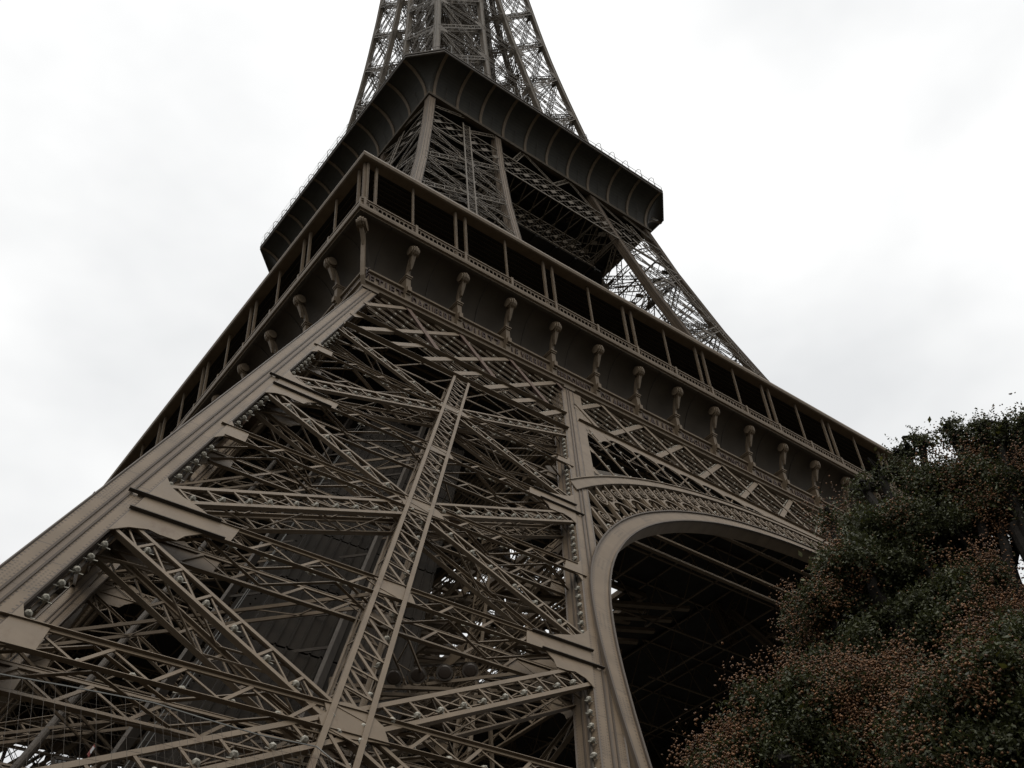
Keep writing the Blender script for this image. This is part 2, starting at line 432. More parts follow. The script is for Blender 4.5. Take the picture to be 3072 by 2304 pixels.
    if front:
        pts = [A3+ax*(L*j/34)+c*.30+n*.12 for j in range(6, 34)]
        lamp_row(pts, -n, 'the centre strut of the leg', 'foot')
        # lamps along the rib edges
        for (fn, dirn, nm) in ((sL, 1, 'left rib'), (sR, -1, 'right-hand leg rib')):
            z = 6.5; pts = []
            while z < 41.5:
                if min(abs(z-q) for q in NODES) > 1.5 and min(abs(z-(NODES[i]+NODES[i+1])/2) for i in range(4)) > .6:
                    pts.append(F(fn(z)+dirn*.17, z, .12))
                z += .58
            lamp_row(pts, -n, 'the edge of the %s' % nm, 'bottom')
            rail = MB(); rail.beam(F(fn(5)+dirn*.13, 5, .25), F(fn(42)+dirn*.13, 42, .25), .06, .06, n)
            subpart(rail, 'lamp_rail', M_flange)
# bracing floors across the leg at each node
for z in (8.8, 20.0, 31.3):
    f = MB(); h = H1(z)
    a, b = -h+.5, -h+LEG+.4
    P = [(a, a), (b, a), (b, b), (a, b)]; mid = ((a+b)/2, (a+b)/2)
    for (p, q) in ((P[0], P[2]), (P[1], P[3]), ((mid[0], a), (b, mid[1])), ((b, mid[1]), (mid[0], b)), ((mid[0], b), (a, mid[1])), ((a, mid[1]), (mid[0], a))):
        p0 = np.array([p[0], p[1], z]); p1 = np.array([q[0], q[1], z]); t = nrm(p1-p0); c = np.cross(t, (0, 0, 1)); L = np.linalg.norm(p1-p0)
        for sg in (-1, 1): f.beam(p0+c*.3*sg, p1+c*.3*sg, .05, .10, (0, 0, 1))
        N = int(L/1.1)
        for j in range(N): f.beam(p0+t*L*j/N+c*.3*(-1)**j, p0+t*L*(j+1)/N-c*.3*(-1)**j, .035, .03, (0, 0, 1))
    subpart(f, 'level_bracing', M_iron)
# lift track, stairs and service pipes inside
tr = MB()
axp = lambda z, dx, dy: np.array([-H1(z)+LEG/2+.4+dx, -H1(z)+LEG/2+.4+dy, z])
for dx, dy in ((-2.6, 1.0), (1.0, -2.6)):
    tr.beam(axp(3, dx, dy), axp(52, dx, dy), .14, .4, (1, 1, 0))
tdir = nrm(axp(50, 0, 0)-axp(3, 0, 0))
for j in range(21):
    z = 4+j*2.24; tr.beam(axp(z, -2.6, 1.0), axp(z, 1.0, -2.6), .05, .10, (0, 0, 1))
for dx, dy in ((-1.4, -.2), (-.2, -1.4)):
    tr.beam(axp(3, dx, dy), axp(52, dx, dy), .07, .12, (1, 1, 0))
subpart(tr, 'lift_track', M_flange)
st = MB(); z = 3.0; k = 0
while z < 50:
    a = axp(z, 3.2 if k % 2 else 5.2, 3.4); b = axp(z+2.8, 5.2 if k % 2 else 3.2, 3.4)
    for e in (0, 1.1):
        o = np.array([0, e, 0]); st.beam(a+o, b+o, .06, .28, (0, 0, 1)); st.beam(a+o+[0, 0, 1.1], b+o+[0, 0, 1.1], .04, .05, (0, 0, 1)); st.beam(a+o, a+o+[0, 0, 1.1], .05, .05, (1, 0, 0))
    for j in range(10): st.box(tuple(a+(b-a)*j/10+[-.12, 0, 0]), tuple(a+(b-a)*j/10+[.12, 1.1, .04]))
    st.box((b[0]-.7, b[1]-.2, b[2]-.05), (b[0]+.7, b[1]+1.4, b[2])); z += 2.8; k += 1
subpart(st, 'staircase', M_flange)
for (dx, dy, r) in ((4.6, 1.0, .16), (5.5, 1.6, .10), (-4.6, 4.4, .14), (2.6, 5.6, .12)):
    pp = MB(); rings = []
    for z in (3, 52):
        c0 = axp(z, dx, dy); rings.append([c0+r*np.array([math.cos(t), math.sin(t), 0]) for t in np.linspace(0, 2*math.pi, 10, endpoint=False)])
    pp.loft(rings); subpart(pp, 'service_pipe', M_flange)
cb = MB()
for j in range(5): 
    dx, dy = rng.uniform(-3, 4, 2); cb.beam(axp(3, dx, dy), axp(52, dx+rng.uniform(-1, 1), dy), .02, .02, (0, 1, 0))
subpart(cb, 'hoist_cable', M_wire)
for j in range(10):   # ribbed lift shaft cladding along the lean, enlarged to darken the leg interior
    z0, z1 = 6+j*4.0, 9.9+j*4.0; hw = 3.1; lift = MB()
    ring = lambda z: [axp(z, 1.4+a*hw, 1.4+b*hw) for a, b in ((-1, -1), (1, -1), (1, 1), (-1, 1))]
    lift.loft([ring(z0), ring(z1)])
    for e in np.arange(-hw+.2, hw, .42):
        lift.beam(axp(z0, 1.4+e, 1.4-hw-.03), axp(z1, 1.4+e, 1.4-hw-.03), .07, .08, (0, -1, 0)); lift.beam(axp(z0, 1.4-hw-.03, 1.4+e), axp(z1, 1.4-hw-.03, 1.4+e), .07, .08, (-1, 0, 0))
    subpart(lift, 'shaft_cladding', M_clad)

# in-leg frieze beam (between the ribs, below the gallery)
def frieze(mb_ch, mb_v, mb_d, mb_t, F, s0, s1, sB0, sB1, lamps=None, lower=True, verts=()):
    """chords at z 42.6/45.3/51.8; verticals every 3.87; plates rising right; thin pairs falling right"""
    n = F.normal(47); ZC = (42.62, 45.35, 51.75)
    def chord(z, a, b, h):
        mb_ch.beam(F(a, z, 0.0), F(b, z, 0.0), h, .05, n)
        mb_ch.beam(F(a, z-h/2, -.08), F(b, z-h/2, -.08), .03, .26, n)
        mb_ch.beam(F(a, z, .9), F(b, z, .9), h*.6, .05, n)
    clipz = lambda s: True
    if lower: chord(ZC[0], s0(ZC[0]), s1(ZC[0]), .34)
    chord(ZC[1], s0(ZC[1]), s1(ZC[1]), .24)
    chord(ZC[2]-.12, s0(ZC[2]), s1(ZC[2]), .2)
    return ZC
VX = [-34.84+3.871*i for i in range(1, 18)]    # vertical lines of the consoles
def clip_seg(p, q, lo, hi):
    """clip segment in (s,z) to lo(z)<=s<=hi(z)"""
    P = np.array(p, float); Q = np.array(q, float); ts = [t for t in np.linspace(0, 1, 81) if lo(P[1]+(Q[1]-P[1])*t) <= P[0]+(Q[0]-P[0])*t <= hi(P[1]+(Q[1]-P[1])*t)]
    if len(ts) < 3: return None
    return P+(Q-P)*ts[0], P+(Q-P)*ts[-1]
UPR = []
def frieze_fill(F, lo, hi, zlo, side, front, tagname):
    ch, ve, di, th = MB(), MB(), MB(), MB(); n = F.normal(47); UPR.clear()
    ZT_, ZM, ZL = 51.75, 45.35, zlo
    frieze(ch, ve, di, th, F, lo, hi, None, None, lower=zlo < 44)
    for x in VX:
        seg = clip_seg((x, ZT_-.1), (x, ZM+.1), lo, hi)
        if seg:
            v1 = MB(); v1.beam(F(*seg[0], -.10), F(*seg[1], -.10), .34, .03, n); v1.beam(F(*seg[0], .02), F(*seg[1], .02), .04, .24, n); UPR.append(v1)
    zb = zlo
    lampsT, lampsD = [], []
    for i, x in enumerate([VX[0]-3.871*2, VX[0]-3.871]+VX+[VX[-1]+3.871, VX[-1]+7.742, VX[-1]+11.6]):
        sl = .93
        seg = clip_seg((x, ZT_-.1), (x-(ZT_-zb)/sl, zb), lo, hi)
        if seg:
            di.beam(F(*seg[0], -.045), F(*seg[1], -.045), .34, .03, n); di.beam(F(seg[0][0], seg[0][1]-.2, .05), F(seg[1][0], seg[1][1]-.2, .05), .03, .16, n)
            P, Q = seg; L = np.linalg.norm(P-Q)
            for t in np.arange(.5, L-.3, .5): lampsD.append(F(*(Q+(P-Q)*t/L+[0, .32]), .1))
        if zb < 44:
            seg = clip_seg((x-1.93-(ZT_-ZM)/sl, ZM-.1), (x-1.93-(ZT_-zb)/sl, zb+.1), lo, hi)
            if seg: di.beam(F(*seg[0], -.02), F(*seg[1], -.02), .34, .03, n)
        for off in (0, 1.9):
            seg = clip_seg((x+off, ZT_-.1), (x+off+(ZT_-zb)/.95, zb), lo, hi)
            if seg:
                for dz in (0, .42):
                    th.beam(F(seg[0][0], seg[0][1]-dz, .02+.02*bool(off)), F(seg[1][0], seg[1][1]-dz, .02+.02*bool(off)), .06, .05, n)
                P, Q = seg; L = np.linalg.norm(P-Q)
                for t in np.arange(.7, L-.3, .85): lampsT.append(F(*(P+(Q-P)*t/L+[0, -.16]), .08))
    # back lattice plane
    for x in np.arange(-34, 35, 2.2):
        for sg in (-1, 1):
            seg = clip_seg((x, ZT_), (x+sg*(ZT_-zb), zb), lo, hi)
            if seg: th.beam(F(*seg[0], 1.0), F(*seg[1], 1.0), .10, .04, n)
    if front:
        lamp_row(lampsT, -n, 'the thin frieze bars %s' % tagname, 'left')
        lamp_row(lampsD, -n, 'the broad frieze plates %s' % tagname, 'left')
    return ch, ve, di, th
for kind, outer in KINDS:
    F = Face(H1, W1, kind)
    ch, ve, di, th = frieze_fill(F, lambda z: -H1(z)+RW, lambda z: -H1(z)+LEG, 42.62, 0, kind == 'outA', 'over the leg')
    subpart(ch, 'frieze_chord'); subpart(di, 'frieze_plate_bracing'); subpart(th, 'frieze_thin_bracing')
    if outer:
        for v1 in UPR: subpart(v1, 'frieze_upright', M_rust)
shoe = MB(); h = H1(GROUND+1.2)
for ix in (0, 1):
    for iy in (0, 1):
        x = -h+ix*LEG; y = -h+iy*LEG
        leg = MB(); leg.loft([[(x-.5, y-.5, GROUND+.9), (x+1.44, y-.5, GROUND+.9), (x+1.44, y+1.44, GROUND+.9), (x-.5, y+1.44, GROUND+.9)], [(x, y, GROUND+1.8), (x+.94, y, GROUND+1.8), (x+.94, y+.94, GROUND+1.8), (x, y+.94, GROUND+1.8)]])
        subpart(leg, 'foot_shoe')
        mz = MB(); mz.loft([[(x-2.2, y-2.2, GROUND-.5), (x+3.1, y-2.2, GROUND-.5), (x+3.1, y+3.1, GROUND-.5), (x-2.2, y+3.1, GROUND-.5)], [(x-1.2, y-1.2, GROUND+.9), (x+2.1, y-1.2, GROUND+.9), (x+2.1, y+2.1, GROUND+.9), (x-1.2, y+2.1, GROUND+.9)]])
        subpart(mz, 'masonry_pier', M_stone)
leg_o = empty('leg'); leg_o.parent = tower
for nm, mb, mt in leg_parts: mb.build(nm, mt, leg_o)
LEGSETS = [leg_o]
for k in (1, 2, 3): copy_tree(leg_o, tower, k*math.pi/2)

# =============================== sides: arch + frieze + gallery, one per face
side_parts = []
def sp(mb, name, material=M_iron):
    if mb.n: side_parts.append((name, mb, material))
F = Face(H1, W1, 'outA'); nA = F.normal(30)
lo = lambda z: -(H1(z)-LEG-RW); hi = lambda z: H1(z)-LEG-RW
arch_mb = MB()      # arch ribs (the part)
def curve_pts(zc, R, amax, n=90, zmin=None):
    out = []
    for t in np.linspace(-1, 1, n):
        x = R*math.sin(t*amax); z = zc+R*math.cos(t*amax)
        out.append((x, z))
    return out
CI = (3.90, 37.30); CO = (2.50, 39.03); UB = (.63, 43.01); UT = (-.53, 44.545)
def circ_z(c, x): return c[0]+math.sqrt(max(0, c[1]**2-x*x))
def band(mb, ci, co, xs, d, t):
    for x0, x1 in zip(xs, xs[1:]):
        poly = [F(x0, circ_z(ci, x0), d), F(x1, circ_z(ci, x1), d), F(x1, circ_z(co, x1), d), F(x0, circ_z(co, x0), d)]
        mb.plate(poly, nA, t)
# lower band, full curve down to the ground along the leg, with soffit
def arcpts(c, ang): return (c[1]*math.sin(ang), c[0]+c[1]*math.cos(ang))
A_END = math.radians(90)
# below z~16 the arch leans out following the leg
INN = [(-39.6, 3.2), (-37.9, 8.0), (-36.3, 12.5), (-35.2, 15.7), (-34.5, 17.5), (-33.65, 19.6), (-32.6, 22.0), (-31.8, 23.5), (-30.85, 25.2), (-29.8, 26.75), (-28.6, 28.25), (-27.1, 29.85), (-25.5, 31.4), (-23.6, 32.95), (-21.0, 34.75), (-17.3, 36.85), (-13.2, 38.65), (-9.0, 39.9), (-4.6, 40.7), (0, 40.95)]
def lowcurve(inner):
    P = INN+[(-x, z) for x, z in INN[:-1][::-1]]
    P = np.array(P)
    # smooth resampling
    d_ = np.r_[0, np.cumsum(np.hypot(np.diff(P[:, 0]), np.diff(P[:, 1])))]
    t = np.linspace(0, d_[-1], 110); X = np.interp(t, d_, P[:, 0]); Z_ = np.interp(t, d_, P[:, 1])
    k_ = np.ones(5)/5; Xs = np.convolve(np.pad(X, 2, 'edge'), k_, 'valid'); Zs = np.convolve(np.pad(Z_, 2, 'edge'), k_, 'valid'); Xs[0], Zs[0], Xs[-1], Zs[-1] = X[0], Z_[0], X[-1], Z_[-1]
    if inner: return list(zip(Xs, Zs))
    tx, tz = np.gradient(Xs), np.gradient(Zs)*1.117; L = np.hypot(tx, tz)
    wd = np.clip(.45+(Zs-16)/9*.37, .42, .82)
    return list(zip(Xs-tz/L*wd, Zs+tx/L*wd/1.117))
pin, pout = lowcurve(True), lowcurve(False)
DEP = .62
V = []; Fc = []; UVc = []
for k, ((xi, zi), (xo, zo)) in enumerate(zip(pin, pout)):
    V += [F(xi, zi, -.12), F(xo, zo, -.12), F(xo, zo, DEP), F(xi, zi, DEP)]
Lc = 0
for k in range(len(pin)-1):
    dl = math.hypot(pin[k+1][0]-pin[k][0], pin[k+1][1]-pin[k][1])
    for i in range(4):
        j = (i+1) % 4; Fc.append((4*k+i, 4*k+j, 4*k+4+j, 4*k+4+i)); UVc += [(.09 if i == 0 else .5, Lc), (.46 if i == 0 else .9, Lc), (.46 if i == 0 else .9, Lc+dl), (.09 if i == 0 else .5, Lc+dl)]
    Lc += dl
arch_mb.add(V, Fc, UVc)
for k in range(len(pin)-1):   # edge lips
    arch_mb.beam(F(*pin[k], -.15), F(*pin[k+1], -.15), .07, .10, nA); arch_mb.beam(F(*pout[k], -.15), F(*pout[k+1], -.15), .07, .10, nA)
xs = [x for x in np.linspace(-27.6, 27.6, 70)]
ub = MB(); band(ub, UB, UT, xs, -.10, .05)
for x0, x1 in zip(xs, xs[1:]):
    ub.plate([F(x0, circ_z(UB, x0), -.1), F(x1, circ_z(UB, x1), -.1), F(x1, circ_z(UB, x1), .9), F(x0, circ_z(UB, x0), .9)], (0, 0, 1), .03)
    ub.beam(F(x0, circ_z(UT, x0), -.12), F(x1, circ_z(UT, x1), -.12), .06, .10, nA)
sp(ub, 'upper_arch_band')
# arch lattice: paired bars, pointed arches and scrolls
orn = MB(); ALAMP = []
bars = np.arange(-31.3, 31.4, .97)
def tubecurve(mb, pts, w, t, nn):
    for p, q in zip(pts, pts[1:]): mb.beam(p, q, w, t, nn)
def topz(x): return min(circ_z(UB, x) if abs(x) < 43 else 99, 60.)
for i, x in enumerate(bars):
    zb_, zt_ = circ_z(CO, x), circ_z(UB, x)
    # stop at the rib of the leg
    zlim = (PA-LEG-RW-abs(x))/PK
    zt_ = min(zt_, zlim-.1)
    if zt_-zb_ < .5: continue
    major = i % 2 == 0
    orn.beam(F(x, zb_, .05), F(x, zt_, .05), .15 if major else .09, .16, nA)
    orn.beam(F(x, zb_, .8), F(x, zt_, .8), .08, .08, nA)
    H_ = zt_-zb_
    if H_ > 1.4:
        for cz, rr in ((zb_+.52, .30), (zt_-.55, .30)):
            pts = [F(x+.48+rr*math.cos(a), cz+rr*1.25*math.sin(a), -.02) for a in np.linspace(0, 2*math.pi, 11)]; tubecurve(orn, pts, .07, .09, nA)
            pts = [F(x+.48+rr*.4*math.cos(a), cz+rr*.5*math.sin(a), -.04) for a in np.linspace(0, 2*math.pi, 7)]; tubecurve(orn, pts, .06, .08, nA)
        ap = zt_-1.05
        if major and H_ > 2.4:
            for sg in (-1, 1):
                pts = [F(x+.97+sg*.9*math.cos(a), ap-.9+.95*math.sin(a), -.06) for a in np.linspace(0, math.pi/2, 7)]; tubecurve(orn, pts, .11, .10, nA)
            orn.beam(F(x+.1, ap-1.0, -.05), F(x+.1, ap-.3, -.05), .24, .1, nA)
    ALAMP.append(F(x+.45, zb_+.25, .02))
    if major: ALAMP.append(F(x+.3, zb_+H_*.42, .02))
sp(orn, 'arch_lattice')
lamp_row(ALAMP, -nA, 'the arch lattice', 'left')
# spandrel: solid plate rim with tall leaf openings
spd = MB(); SL = []
ZS = 44.3
def mull(x, zt, zb, w=.11): spd.beam(F(x, zt, -.03), F(x, zb, -.03), w, .06, nA)
lobx = [-19.35+1.935*i for i in range(0, 21)]
# rim under the chord: follows z 44.3 with scalloped lower edge
def plate_sz(pts, d=-.05, t=.04): spd.plate([F(a, b, d) for a, b in pts], nA, t)
xs_m = sorted(set([round(v, 3) for v in lobx] + []))
for x0, x1 in zip(xs_m, xs_m[1:]):
    zA = max(circ_z(UT, x0), circ_z(UT, x1))
    top = ZS+1.0
    if zA > ZS-.3: 
        plate_sz([(x0, min(circ_z(UT, x0), top-.05)), (x1, min(circ_z(UT, x1), top-.05)), (x1, top), (x0, top)]) ; continue
    arc = [(x0+(x1-x0)*(.5-.5*math.cos(a)), ZS-.45+min(.6, .3+(ZS-zA)*.2)*math.sin(a)) for a in np.linspace(0, math.pi, 9)]
    for (a0, b0), (a1, b1) in zip(arc, arc[1:]): plate_sz([(a0, b0), (a1, b1), (a1, top), (a0, top)])
for x in xs_m:
    if circ_z(UT, x) < ZS-.35: mull(x, ZS, circ_z(UT, x)); SL += [F(x+.2, z, .0) for z in np.arange(circ_z(UT, x)+.35, ZS-.4, .95)]
# flat plate along the rib, with rounded openings stepping down beside it
for sg in (-1, 1):
    edge = lambda z: PA-PK*z-LEG-RW          # |x| of the rib edge
    zst = np.linspace(35.2, 51.2, 22)
    for za, zb in zip(zst, zst[1:]):
        wa = .62+.5*max(0, (za-43.2))*(.35 if za < 45.5 else 0); wb = .62+.5*max(0, (zb-43.2))*(.35 if zb < 45.5 else 0)
        plate_sz([(sg*edge(za), za), (sg*(edge(za)-wa), za), (sg*(edge(zb)-wb), zb), (sg*edge(zb), zb)])
    for x in (19.35, 20.9, 22.5, 24.1):
        zt = (PA-LEG-RW-x-.62)/PK; zb = circ_z(UT, x)
        zt = min(zt, ZS+.2)
        if zt-zb < .4: continue
        mull(sg*x, zt, zb); SL += [F(sg*x+.2, z, .0) for z in np.arange(zb+.35, zt-.4, .95)]
        # rounded head between this mullion and the plate
        a_ = np.linspace(0, math.pi/2, 6)
        for p_, q_ in zip(a_, a_[1:]):
            x0_, x1_ = x+.0+1.3*(1-math.cos(p_)), x+1.3*(1-math.cos(q_))
            z0_, z1_ = zt-1.1*(1-math.sin(p_))-(x0_-x)/PK*.62, zt-1.1*(1-math.sin(q_))-(x1_-x)/PK*.62
            t0_, t1_ = (PA-LEG-RW-x0_-.6)/PK, (PA-LEG-RW-x1_-.6)/PK
            if t0_ > z0_ and t1_ > z1_ and z1_ > circ_z(UT, x1_): plate_sz([(sg*x0_, z0_), (sg*x1_, z1_), (sg*x1_, t1_), (sg*x0_, t0_)])
# web plate set back behind the lower half of the openings
wbp = MB()
bk = [(x, circ_z(UT, x)) for x in np.linspace(-26.5, 26.5, 40)]
for (x0, z0), (x1, z1) in zip(bk, bk[1:]):
    t0, t1 = min(z0+1.2+.06*abs(x0), ZS), min(z1+1.2+.06*abs(x1), ZS)
    if t0 > z0 and t1 > z1: wbp.plate([F(x0, z0, .95), F(x1, z1, .95), F(x1, t1, .95), F(x0, t0, .95)], nA, .05)
sp(spd, 'spandrel_plate'); sp(wbp, 'spandrel_backing', M_panel)
lamp_row(SL, -nA, 'the tall openings above the arch', 'left')
ch, ve, di, th = frieze_fill(F, lambda z: lo(z) if True else 0, hi, 45.1, 1, True, 'over the arch')
sp(ch, 'frieze_chord'); sp(di, 'frieze_plate_bracing'); sp(th, 'frieze_thin_bracing'); [sp(v1, 'frieze_upright', M_iron) for v1 in list(UPR)]
# lamps beside the right-hand rib of the near leg, above the arch foot
lr = []
z = 7.0
while z < 19:
    lr.append(F(-(H1(z)-LEG-RW)+.42, z, .3)); z += .82
lamp_row(lr, -nA, 'the gap beside the arch foot', 'bottom')
# inner truss wall of the arch box, seen from below (dark)
tw = MB()
for z in (42.7, 45.3, 51.0): tw.beam(F(-22, z, 4.6), F(22, z, 4.6), .3, .2, nA)
sp(tw, 'rear_truss')
arch_o = arch_mb.build('arch', M_rib, tower)
for nm, mb, mt in side_parts: mb.build(nm, mt, arch_o)
for k in (1, 2, 3): copy_tree(arch_o, tower, k*math.pi/2)

# =============================== first gallery
side_parts = []
gal = MB()
YB = 34.18; YE = 35.3
def ring_side(mb, prof, n=1):
    """sweep a (half-width, z) profile along one side with mitred ends"""
    V = [];
    for (h, z) in prof: V += [(-h, -h, z), (h, -h, z)]
    Fq = [(2*i, 2*i+1, 2*i+3, 2*i+2) for i in range(len(prof)-1)]
    mb.add(V, Fq)
# bottom lip and name board
ring_side(gal, [(32.6, 51.95), (33.55, 51.55), (34.22, 51.55), (34.22, 51.72), (34.1, 51.8), (34.1, 52.12), (34.24, 52.18), (34.24, 52.3), (33.86, 52.36), (33.84, 53.46), (33.98, 53.52), (33.98, 53.66), (33.72, 53.72), (32.95, 53.72)])
cove = [(32.95+2.19*(1-math.cos(a)), 53.72+3.25*math.sin(a)) for a in np.linspace(0, math.pi/2, 16)]
for i_ in range(18):
    sm = MB(); xc = -34.84+3.871*(i_+.52)
    pts = [np.array([xc, -h_-.02, z_]) for h_, z_ in cove]
    for p, q in zip(pts, pts[1:]): sm.beam(p, q, .05, .05, (0, -1, 0))
    sp(sm, 'panel_seam', M_flange)
gc = MB(); gc.smooth = True; ring_side(gc, cove+[(35.16, 57.02)]); sp(gc, 'cove_panel', M_panel)
ring_side(gal, [(35.14, 57.02), (35.2, 57.0), (35.2, 57.1), (35.34, 57.14), (35.36, 57.3), (35.36, 57.46), (35.28, 57.5), (35.0, 57.52), (31.0, 57.52)])
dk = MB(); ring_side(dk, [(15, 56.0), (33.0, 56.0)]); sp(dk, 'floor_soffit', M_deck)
# consoles
con_pr = MB(); con_pr.smooth = False
def console(mb, x, corner=False):
    ux = np.array([1., 0, 0]); 
    out = np.array([0, -1., 0])
    if corner: ux = nrm((1, -1, 0)); out = nrm((-1, -1, 0))
    def P(r, z, sx=0):   # r = half-width reached
        if corner: return np.array([-r, -r, z])+ux*sx
        return np.array([x, -r, z])+ux*sx
    w = .125
    path = [(34.12, 53.3), (34.14, 53.9), (34.18, 54.6), (34.3, 55.2), (34.5, 55.75), (34.66, 56.0)]
    if corner: path = [(33.55, 50.6), (34.0, 51.4), (34.3, 52.4), (34.4, 53.5), (34.45, 54.6), (34.5, 55.3), (34.66, 56.0)]
    rings = []
    for (r, z) in path:
        rings.append([P(r, z, -w), P(r, z, w), P(r-.2, z, w), P(r-.2, z, -w)])
    mb.loft(rings)
    # scroll head: several discs side by side
    for (sx0, sx1, R) in ((-.31, -.19, .31), (-.19, -.065, .39), (-.065, .065, .44), (.065, .19, .39), (.19, .31, .31)):
        cz, cr = 56.30, 34.72
        rr = []
        for sx in (sx0+.01, sx1-.01):
            rr.append([P(cr+R*math.cos(a), cz+R*1.08*math.sin(a), sx) for a in np.linspace(0, 2*math.pi, 14, endpoint=False)])
        mb.loft(rr)
    mb.loft([[P(34.86, 55.95, -.14), P(34.86, 55.95, .14), P(34.6, 55.95, .14), P(34.6, 55.95, -.14)], [P(34.60, 55.25, -.10), P(34.60, 55.25, .10), P(34.4, 55.25, .10), P(34.4, 55.25, -.10)]])
    mb.loft([[P(34.62, 55.25, -.09), P(34.62, 55.25, .09), P(34.4, 55.25, .09), P(34.4, 55.25, -.09)], [P(34.5, 54.9, -.04), P(34.5, 54.9, .04), P(34.3, 54.9, .04), P(34.3, 54.9, -.04)]])
    if not corner:
        q = lambda a, b, r0, r1, z0, z1: mb.loft([[P(r1, z0, a), P(r1, z0, b), P(r0, z0, b), P(r0, z0, a)], [P(r1, z1, a), P(r1, z1, b), P(r0, z1, b), P(r0, z1, a)]])
        q(-.25, .25, 32.96, 34.32, 54.42, 54.52); q(-.21, .21, 32.96, 34.26, 54.3, 54.42); q(-.165, .165, 32.96, 34.2, 52.9, 54.3)
        q(-.14, .14, 34.2, 34.36, 53.05, 53.45); q(-.2, .2, 33.84, 34.12, 52.3, 52.9)
NAMES = ["PETIET", "DAGUERRE", "WURTZ", "LE VERRIER", "PERDONNET", "DELAMBRE", "MALUS", "BREGUET", "POLONCEAU", "DUMAS", "CLAPEYRON", "BORDA", "FOURIER", "BICHAT", "SAUVAGE", "PELOUZE", "CARNOT", "LAME"]
NAMES_B = ["CAUCHY", "BELGRAND", "REGNAULT", "FRESNEL", "DE PRONY", "VICAT", "EBELMEN", "COULOMB", "POINSOT", "FOUCAULT", "DELAUNAY", "MORIN", "HAUY", "COMBES", "THENARD", "ARAGO", "POISSON", "MONGE"]
gal_o = None
cons = []
cmb = MB(); console(cmb, 0.0); 
ccmb = MB(); console(ccmb, 0, True)
# balustrade
bal = MB()
yb = 35.0
ZF = 57.52
for z, hgt in ((ZF+.02, .08), (ZF+.98, .09), (ZF+.78, .04)): bal.beam((-yb, -yb, z+hgt/2), (yb, -yb, z+hgt/2), .09, hgt, (0, 0, 1))
xx = -34.8
i = 0
while xx < 34.9:
    if i % 12 == 0: bal.box((xx-.09, -yb-.08, ZF+.0), (xx+.09, -yb+.08, ZF+1.15))
    else:
        bal.beam((xx, -yb, ZF+.08), (xx, -yb, ZF+.8), .055, .05, (0, 1, 0))
        if i % 12 != 11:
            pts = [np.array([xx+.16+.15*math.cos(a), -yb-.02, ZF+.62+.15*math.sin(a)]) for a in np.linspace(0, math.pi, 5)]
            tubecurve(bal, pts, .04, .04, (0, 1, 0))
            pts = [np.array([xx+.16+.15*math.cos(a), -yb-.02, ZF+.28-.15*math.sin(a)]) for a in np.linspace(0, math.pi, 5)]
            tubecurve(bal, pts, .04, .04, (0, 1, 0))
    xx += .3226; i += 1
sp(bal, 'balustrade')
posts = []
def post_mb(x, w):
    p = MB(); y = -34.62
    p.beam((x, y, ZF), (x, y, 63.3), w, w*.8, (0, 1, 0)); p.beam((x-w*.3, y-w*.5, ZF), (x-w*.3, y-w*.5, 63.3), .04, .05, (0, 1, 0)); p.beam((x+w*.3, y-w*.5, ZF), (x+w*.3, y-w*.5, 63.3), .04, .05, (0, 1, 0))
    p.box((x-w*.6, y-w*.6, ZF), (x+w*.6, y+w*.6, ZF+1.0))
    return p
for k in range(0, 10):
    xc = -34.84+7.742*k
    for dx in ((-.40, .42) if 0 < k < 9 else ((.35, 1.0) if k == 0 else (-1.0, -.35))):
        sp(post_mb(xc+dx, .165), 'gallery_post')
    if k < 9: sp(post_mb(xc+3.87, .12), 'gallery_post')
# roof fascia and canopy
rf = MB(); ring_side(rf, [(34.3, 63.02), (34.98, 63.02), (35.08, 63.08), (35.12, 63.3), (35.06, 63.52), (34.9, 63.66), (34.6, 63.72), (28.0, 63.9)]); sp(rf, 'roof_fascia')
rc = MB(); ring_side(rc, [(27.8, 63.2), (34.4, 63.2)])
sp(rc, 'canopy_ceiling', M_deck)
bt = MB()
for yy in np.arange(28.2, 34.3, .36): bt.beam((-yy, -yy, 63.14), (yy, -yy, 63.14), .06, .10, (0, 0, 1))
sp(bt, 'ceiling_batten', M_panel)
pw = MB()
ring_side(pw, [(28.0, 63.3), (28.0, 57.5)])
for xx in np.arange(-26, 26.1, 1.94): pw.beam((xx, -28.06, 57.5), (xx, -28.06, 63.2), .12, .1, (0, 1, 0))
sp(pw, 'pavilion_wall', M_glass)
gal_o = gal.build('first_gallery', M_iron, tower)
base_children = [(nm, mb, mt) for nm, mb, mt in side_parts]
for nm, mb, mt in base_children: mb.build(nm, mt, gal_o)
con_me = cmb.build('console', M_iron, gal_o); con_me.location = (-34.84+3.871, 0, 0)
for i in range(2, 18):
    c = con_me.copy(); C.objects.link(c); c.location = (-34.84+3.871*i, 0, 0)
cc = ccmb.build('console', M_iron, gal_o)
copies = [gal_o]+[copy_tree(gal_o, tower, k*math.pi/2) for k in (1, 2, 3)]
def letter_mesh(text):
    cu = bpy.data.curves.new('lettering', 'FONT'); cu.body = text; cu.size = .92; cu.offset = .012; cu.extrude = .035; cu.align_x = 'CENTER'; cu.resolution_u = 2; cu.space_character = 1.25
    o = bpy.data.objects.new('tmp', cu); C.objects.link(o)
    dg = bpy.context.evaluated_depsgraph_get(); dg.update()
    me = bpy.data.meshes.new_from_object(o.evaluated_get(dg)); bpy.data.objects.remove(o)
    co = np.empty(len(me.vertices)*3); me.vertices.foreach_get('co', co); co = co.reshape(-1, 3)
    wdt = co[:, 0].max()-co[:, 0].min(); 
    if wdt > 2.95: co[:, 0] *= 2.95/wdt
    me.vertices.foreach_set('co', co.ravel()); me.materials.clear(); me.materials.append(M_letter); me.update()
    return me
